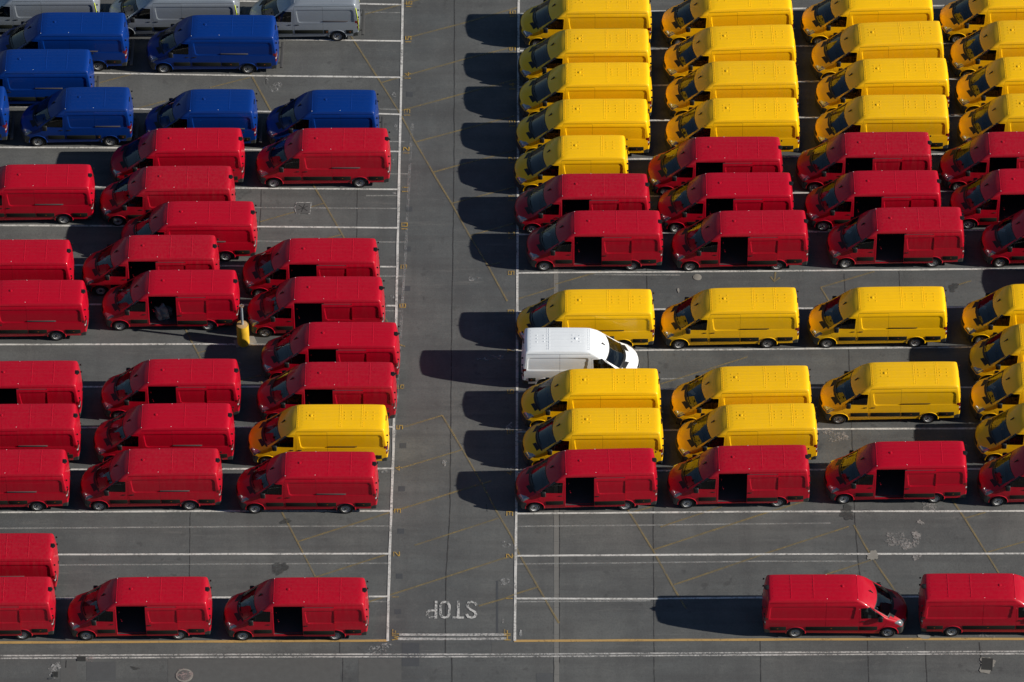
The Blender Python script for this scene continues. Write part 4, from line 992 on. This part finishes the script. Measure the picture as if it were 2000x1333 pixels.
    # sliding door on the left-hand side, plain seams on the right
    sx0, sx1, sz0, sz1 = 2.40, 3.89, 0.43, 2.375
    sp = rounded([(sx0, sz0), (sx1, sz0), (sx1, sz1), (sx0, sz1)], 0.05, 2)
    sf = cut_gap(sp, 'y', [f for f in bm.faces if f.normal.y < -0.4])
    off = (1.36, -0.075, 0.0) if open_door else (0, 0, 0)
    slide = piece('sliding_door', sf, paint_m, off=off)
    ox, oy = off[0], off[1]
    MB().box(sx0+0.03+ox, sx1-0.02+ox, -1.014+oy, -0.982+oy, 0.62, 0.87, 0.012).obj('side_strip', 'strip_plastic', slide, 35, dx)
    MB().box(sx0+0.06+ox, sx0+0.25+ox, -1.017+oy, -0.975+oy, 1.20, 1.245, 0.012).obj('door_handle', 'black_plastic', slide, 35, dx)
    if open_door:      # inner face and edges of the door that stands proud
        m = MB(); yy = lambda z: -W(z)
        zs = [sz0+0.02 + (sz1-sz0-0.04)*k/8 for k in range(9)]
        V = []; F = []
        for x in (sx0+0.012, sx1-0.012):
            for z in zs: V += [(x+ox, yy(z)+oy+0.002, z), (x+ox, yy(z)+oy+0.052, z)]
        for e_ in (0, 1):
            for k in range(8):
                b = e_*18+2*k; q = (b, b+1, b+3, b+2); F.append(q if e_ else q[::-1])
        m.add(V, F).obj('door_edge', paint_m, slide, None, dx)
        V = []; F = []
        for z in zs: V += [(sx0+0.012+ox, yy(z)+oy+0.052, z), (sx1-0.012+ox, yy(z)+oy+0.052, z)]
        F = [(2*k, 2*k+1, 2*k+3, 2*k+2) for k in range(8)]
        MB().add(V, F).obj('door_lining', 'dark_lining', slide, None, dx)
    rail_m = 'black_plastic' if colour in ('yellow', 'white') else 'grey_rail'
    if not open_door:
        MB().box(3.90, min(5.30, L-0.6), -0.995, -0.958, 1.43, 1.465 if colour == 'yellow' else 1.49, 0.008).obj('door_rail', rail_m, root, 35, dx)
    # seams on the right-hand side
    for x in (3.89,):
        bmesh.ops.delete(bm, geom=cut(bm, [(x, 0.45), (x+0.012, 0.45), (x+0.012, 2.39), (x, 2.39)], 'y', [f for f in bm.faces if f.normal.y > 0.4]), context='FACES')
    for s in (-1, 1):
        for k, (xa, xb) in enumerate(((3.93, XW[1]-0.455), (XW[1]+0.455, L-0.345)) if s < 0 else ((2.38, XW[1]-0.455), (XW[1]+0.455, L-0.345))):
            st_ = MB().box(xa, xb, s*0.998-0.016, s*0.998+0.016, 0.62, 0.87, 0.012).obj('side_strip', 'strip_plastic', root, 35, dx)
            MB().box((xa+xb)/2, (xa+xb)/2+0.05, s*1.014-0.004, s*1.014+0.004, 0.73, 0.755, 0.002).obj('side_marker', 'orange_lamp', st_, None, dx)
    # fuel flap, roof fittings
    V, F, N_ = take(bm, bm.faces[:], nl)
    body = mesh_obj('body', [(p.x+dx, p.y, p.z) for p in V], F, paint_m, root, normals=N_)
    bm.free()
    m = MB().box(0.25, L-0.25, -0.90, 0.90, 0.34, 0.40)
    for xw in XW: m.box(xw-0.05, xw+0.05, -0.72, 0.72, 0.29, 0.39)
    m.obj('underbody', 'black_plastic', root, None, dx)
    # longitudinal roof ribs, cross seams with rivets, vent cap, aerial
    xe = L-0.45
    for y in (-0.56, -0.34, -0.12, 0.12, 0.34, 0.56):
        V = []; F = []; xs = [2.70 + (xe-2.70)*k/10 for k in range(11)]
        for x in xs:
            for (dy, dz) in ((-0.035, -0.002), (-0.018, 0.008), (0.018, 0.008), (0.035, -0.002)): V.append((x, y+dy, rz(x, y+dy)+dz))
        for k in range(10):
            for j in range(3): F.append((k*4+j, (k+1)*4+j, (k+1)*4+j+1, k*4+j+1))
        F += [(0, 1, 2, 3), (43, 42, 41, 40)]
        MB().add(V, F).obj('roof_rib', paint_m, body, 60, dx)
    seams = [2.44, 4.50, 5.55] if variant == 'long' else [2.44, 4.42]
    rv = MB(); rk = 1.0 if colour in ('yellow', 'white') else 0.55
    for x in seams:
        V = []; F = []; ys = [-0.70+1.40*k/10 for k in range(11)]
        for y in ys:
            for (ddx, dz) in ((-0.07, -0.002), (-0.012, 0.009), (0.010, 0.009), (0.024, -0.002)): V.append((x+ddx, y, rz(x+ddx, y)+dz))
        for k in range(10):
            for j in range(3): F.append((k*4+j, k*4+j+1, (k+1)*4+j+1, (k+1)*4+j))
        F += [(3, 2, 1, 0), (40, 41, 42, 43)]
        MB().add(V, F).obj('roof_seam', paint_m, body, 60, dx)
        for k in range(13):
            y = -0.66+1.32*k/12; z = rz(x+0.07, y); rv.lathe_z([(0.026*rk, z-0.004), (0.022*rk, z+0.018*rk)], x+0.07, y, 6)
    for cx in ([3.12, 4.92, 5.95] if variant == 'long' else [3.12, 4.85]):
        for (ddx, y) in ((-0.18, -0.2), (-0.18, 0.0), (-0.18, 0.2), (0.16, -0.22), (0.16, 0.0), (0.16, 0.22)):
            z = rz(cx+ddx, y); rv.lathe_z([(0.030*rk, z-0.004), (0.024*rk, z+0.018*rk)], cx+ddx, y, 7)
    tag(rv.obj('roof_rivets', paint_m, body, None, dx), kind='stuff')
    z = rz(3.12, 0); MB().lathe_z([(0.075, z-0.01), (0.07, z+0.02), (0.045, z+0.032), (0.02, z+0.034)], 3.12, 0.0, 14).obj('roof_cap', paint_m, body, 40, dx)
    z = zt(1.72); MB().add([(1.68, -0.03, z-0.03), (1.86, -0.03, z+0.10), (1.86, 0.03, z+0.10), (1.68, 0.03, z-0.03), (1.84, -0.012, z+0.19), (1.84, 0.012, z+0.19)],
        [(0, 1, 4), (3, 5, 2), (0, 4, 5, 3), (1, 2, 5, 4), (0, 3, 2, 1)]).obj('aerial', 'black_plastic', body, None, dx)
    if colour == 'red':
        MB().box(L-0.30, L-0.09, -0.13, 0.13, 2.50, 2.565, 0.02).box(L-0.24, L-0.05, -0.05, 0.05, 2.48, 2.59, 0.02).obj('rear_camera', 'black_plastic', root, 40, dx)
        for (x, y) in ((2.44, -0.74), (3.86, -0.74), (2.44, 0.74), (3.86, 0.74)):
            z = rz(x, y); MB().lathe_z([(0.017, z-0.03), (0.015, z+0.010)], x, y, 8).obj('roof_stud', 'white_paper', body, None, dx)
    else:
        MB().box(L-0.155, L-0.10, -0.16, 0.16, 2.41, 2.45, 0.008).obj('high_brake_light', 'black_plastic', root, 40, dx)
    if colour == 'blue':
        for (x, y) in ((2.44, -0.74), (3.86, -0.74)):
            z = rz(x, y); MB().lathe_z([(0.017, z-0.03), (0.015, z+0.010)], x, y, 8).obj('roof_stud', 'white_paper', body, None, dx)
    if colour in ('blue', 'silver'):
        MB().box(L+0.07, L+0.22, -0.93, 0.93, 0.42, 0.50, 0.012).box(L-0.1, L+0.10, -0.6, -0.52, 0.44, 0.49).box(L-0.1, L+0.10, 0.52, 0.6, 0.44, 0.49).obj('rear_step', 'dark_steel', root, 35, dx)
    if colour == 'silver':
        for s in (-1, 1):
            m = MB(); V = []; F = []
            zs = [0.80+1.5*k/10 for k in range(11)]
            for z in zs:
                xr = interp(z, [0.6, 1.0, 1.42, 1.85, 2.25, 2.45], [L-0.005, L, L-0.015, L-0.06, L-0.12, L-0.17])
                V += [(xr-0.015-0.07*(W(z)-0.10)**2, s*(W(z)-0.13), z), (xr+0.012-0.07*(W(z)-0.10)**2, s*(W(z)-0.055), z), (xr-0.05, s*(W(z)+0.004), z)]
            for k in range(10):
                for j in range(2): F.append((k*3+j, k*3+j+1, (k+1)*3+j+1, (k+1)*3+j))
            m.add(V, F).obj('reflective_strip', 'hi_vis', root, 50, dx)
    # wipers
    for (y0, y1) in ((-0.62, -0.02), (0.02, 0.60)):
        pts = []
        for k in range(5):
            t = k/4; y = y0+(y1-y0)*t; x = 0.80 + 0.02*t + 0.36*y*y; pts.append((x, y, 1.425+0.04+0.02*t))
        MB().tube(pts, 0.012, 5).obj('wiper', 'black_plastic', root, None, dx)
    # cab and load space
    MB().box(0.78, 1.30, -0.86, 0.86, 0.95, 1.30, 0.06).obj('dashboard', 'dash_plastic', root, 50, dx)
    for (y0, y1) in ((-0.80, -0.30), (-0.18, 0.30), (0.31, 0.80)):
        MB().box(1.50, 2.00, y0, y1, 0.85, 1.05, 0.05).box(1.92, 2.10, y0+0.02, y1-0.02, 0.95, 1.62, 0.05).box(1.98, 2.09, (y0+y1)/2-0.12, (y0+y1)/2+0.12, 1.60, 1.82, 0.04).obj('seat', 'seat_fabric', root, 50, dx)
    pts = [(1.36 + 0.10*math.cos(2*math.pi*k/16), -0.5+0.2*math.sin(2*math.pi*k/16), 1.28+0.16*math.cos(2*math.pi*k/16)) for k in range(17)]
    MB().tube(pts, 0.016, 6).obj('steering_wheel', 'black_plastic', root, None, dx)
    Vb = []; Fb = []
    def qd(a_, b_, c_, d_): n_ = len(Vb); Vb.extend([a_, b_, c_, d_]); Fb.append((n_, n_+1, n_+2, n_+3))
    X0, X1, Z0, Z1, Y0, Y1 = 2.30, L-0.20, 0.47, 2.40, -0.82, 0.82
    Vb.extend([(X0, -0.955, Z0), (X0, 0.955, Z0), (X0, 0.965, 1.4), (X0, 0.925, 2.0), (X0, 0.80, 2.42), (X0, -0.80, 2.42), (X0, -0.925, 2.0), (X0, -0.965, 1.4)]); Fb.append(tuple(range(8))); qd((X1, -0.9, Z0), (X1, -0.78, Z1), (X1, 0.78, Z1), (X1, 0.9, Z0))
    qd((X0, -0.93, Z0), (X1, -0.93, Z0), (X1, 0.93, Z0), (X0, 0.93, Z0)); qd((X0, -0.78, Z1), (X0, 0.78, Z1), (X1, 0.78, Z1), (X1, -0.78, Z1))
    qd((X0, 0.92, Z0), (X1, 0.92, Z0), (X1, 0.78, Z1), (X0, 0.78, Z1)); qd((sx1+0.04, -0.92, Z0), (sx1+0.04, -0.78, Z1), (X1, -0.78, Z1), (X1, -0.92, Z0))
    if not open_door: qd((X0, -0.92, Z0), (X0, -0.78, Z1), (sx1+0.04, -0.78, Z1), (sx1+0.04, -0.92, Z0))
    mesh_obj('load_lining', [(v[0]+dx, v[1], v[2]) for v in Vb], Fb, 'dark_lining', root)
    if open_door:
        for x in (2.55, 2.95, 3.35, 3.75, 4.15):
            MB().add([(x-0.03, 0.915, 0.48), (x+0.03, 0.915, 0.48), (x+0.03, 0.775, 2.39), (x-0.03, 0.775, 2.39), (x-0.03, 0.875, 0.48), (x+0.03, 0.875, 0.48), (x+0.03, 0.735, 2.39), (x-0.03, 0.735, 2.39)],
                [(4, 5, 6, 7), (0, 4, 7, 3), (1, 2, 6, 5), (7, 6, 2, 3)]).obj('wall_rib', 'load_rib', root, None, dx)
        MB().box(2.32, L-0.22, 0.80, 0.885, 1.10, 1.16, 0.01).obj('wall_rail', 'load_rib', root, None, dx)
        m = MB(); V = []; F = []; zs = [sz0 + (sz1-sz0)*k/8 for k in range(9)]
        for x, dd in ((sx0, 1), (sx1, -1)):
            b = len(V)
            for z in zs: V += [(x, -W(z)+0.002, z), (x+0.012*dd, -W(z)+0.05, z), (x-0.012*dd, -W(z)+0.055, z), (x-0.012*dd, -W(z)+0.13, z)]
            for k in range(8):
                for j in range(3):
                    q = (b+4*k+j, b+4*k+j+1, b+4*k+j+5, b+4*k+j+4); F.append(q if dd > 0 else q[::-1])
        b = len(V); V += [(sx0, -W(sz0)+0.002, sz0), (sx1, -W(sz0)+0.002, sz0), (sx1, -0.86, sz0), (sx0, -0.86, sz0)]; F.append((b, b+1, b+2, b+3))
        b = len(V); V += [(sx0, -0.86, sz0), (sx1, -0.86, sz0), (sx1, -0.86, sz0+0.06), (sx0, -0.86, sz0+0.06)]; F.append((b, b+1, b+2, b+3))
        m.add(V, F).obj('door_frame', paint_m, root, None, dx)
        MB().box(sx0+0.02, sx1-0.02, -W(2.38)+0.01, -W(2.38)+0.09, 2.352, 2.385).obj('door_track', 'black_plastic', root, None, dx)
    return root
def kids(o, tree): return tree.get(o, [])
PROTO = {}
def get_proto(v, c, od):
    k = (v, c, od)
    if k not in PROTO:
        before = set(bpy.data.objects); r = build_van(v, c, od)
        tree = {}
        for o in set(bpy.data.objects)-before:
            if o.parent: tree.setdefault(o.parent, []).append(o)
        for q in tree.values(): q.sort(key=lambda o: o.name)
        PROTO[k] = [r, tree, False]
    return PROTO[k]
def copy_tree(o, tree, parent=None):
    c = o.copy(); C.objects.link(c); c.parent = parent
    for ch in tree.get(o, []): copy_tree(ch, tree, c)
    return c
GROUPS = {'red': 'red vans parked on the lot', 'yellow': 'yellow vans parked on the lot', 'blue': 'blue vans parked on the lot', 'silver': 'silver vans parked on the lot'}
paper_me = None; PIVOT = {}
for (colour, variant, od, x, y, rot, label, paper) in VANS:
    pr = get_proto(variant, colour, bool(od))
    if not pr[2]: o = pr[0]; pr[2] = True; src = True; tree = pr[1]
    else: o = copy_tree(pr[0], pr[1])
    o.location = (x, y, 0); o.rotation_euler = (0, 0, R(rot))
    tag(o, label, 'van', GROUPS.get(colour))
    tone = random.random(); steer = R(random.choice((0, 0, 2, -3, 4, -5, 7, 1)))
    for ch in o.children_recursive:
        if ch.type != 'MESH': continue
        if ch.data.materials and ch.data.materials[0] and ch.data.materials[0].name.endswith('_paint'): ch['tone'] = tone
        if ch.parent == o and ch.name.split('.')[0] == 'wheel':
            k = ch.data.name
            if k not in PIVOT:
                xs = [v.co.x for v in ch.data.vertices]; ys = [v.co.y for v in ch.data.vertices]; PIVOT[k] = Vector(((min(xs)+max(xs))/2, (min(ys)+max(ys))/2, 0))
            pv_ = PIVOT[k]
            if pv_.x < 0: ch.matrix_local = Matrix.Translation(pv_) @ Matrix.Rotation(steer, 4, 'Z') @ Matrix.Translation(-pv_)
    if paper:
        L = 6.82 if variant == 'long' else 5.77
        if paper_me is None: paper_me = MB().box(-0.11, 0.11, -0.15, 0.15, 0, 0.004).obj('paper_sheet', 'white_paper', None, None); q = paper_me
        else: q = paper_me.copy(); C.objects.link(q)
        q.parent = o; q.location = (1.08-L/2, paper, 1.305); q.rotation_euler = (0, R(-6), paper*3)
    if label.startswith('red van with a heap'):
        m = bmesh.new(); bmesh.ops.create_icosphere(m, subdivisions=3, radius=1.0)
        rr = random.Random(3)
        for v in m.verts:
            k = 1+0.18*math.sin(7*v.co.x+3*v.co.y)+0.14*math.sin(9*v.co.z+5*v.co.x)+rr.uniform(-0.06, 0.06)
            v.co = Vector((v.co.x*0.42*k, v.co.y*0.28*k, max(0.0, v.co.z*0.5*k+0.32)))
        m.verts.index_update()
        b = tag(mesh_obj('polythene_bundle', [v.co.copy() for v in m.verts], [[v.index for v in f.verts] for f in m.faces], 'polythene', None, 30),
            'crumpled clear polythene heap inside the open red van', 'polythene bundle')
        m.free(); b.location = (x - 6.82/2 + 3.05, y - 0.45, 0.48)
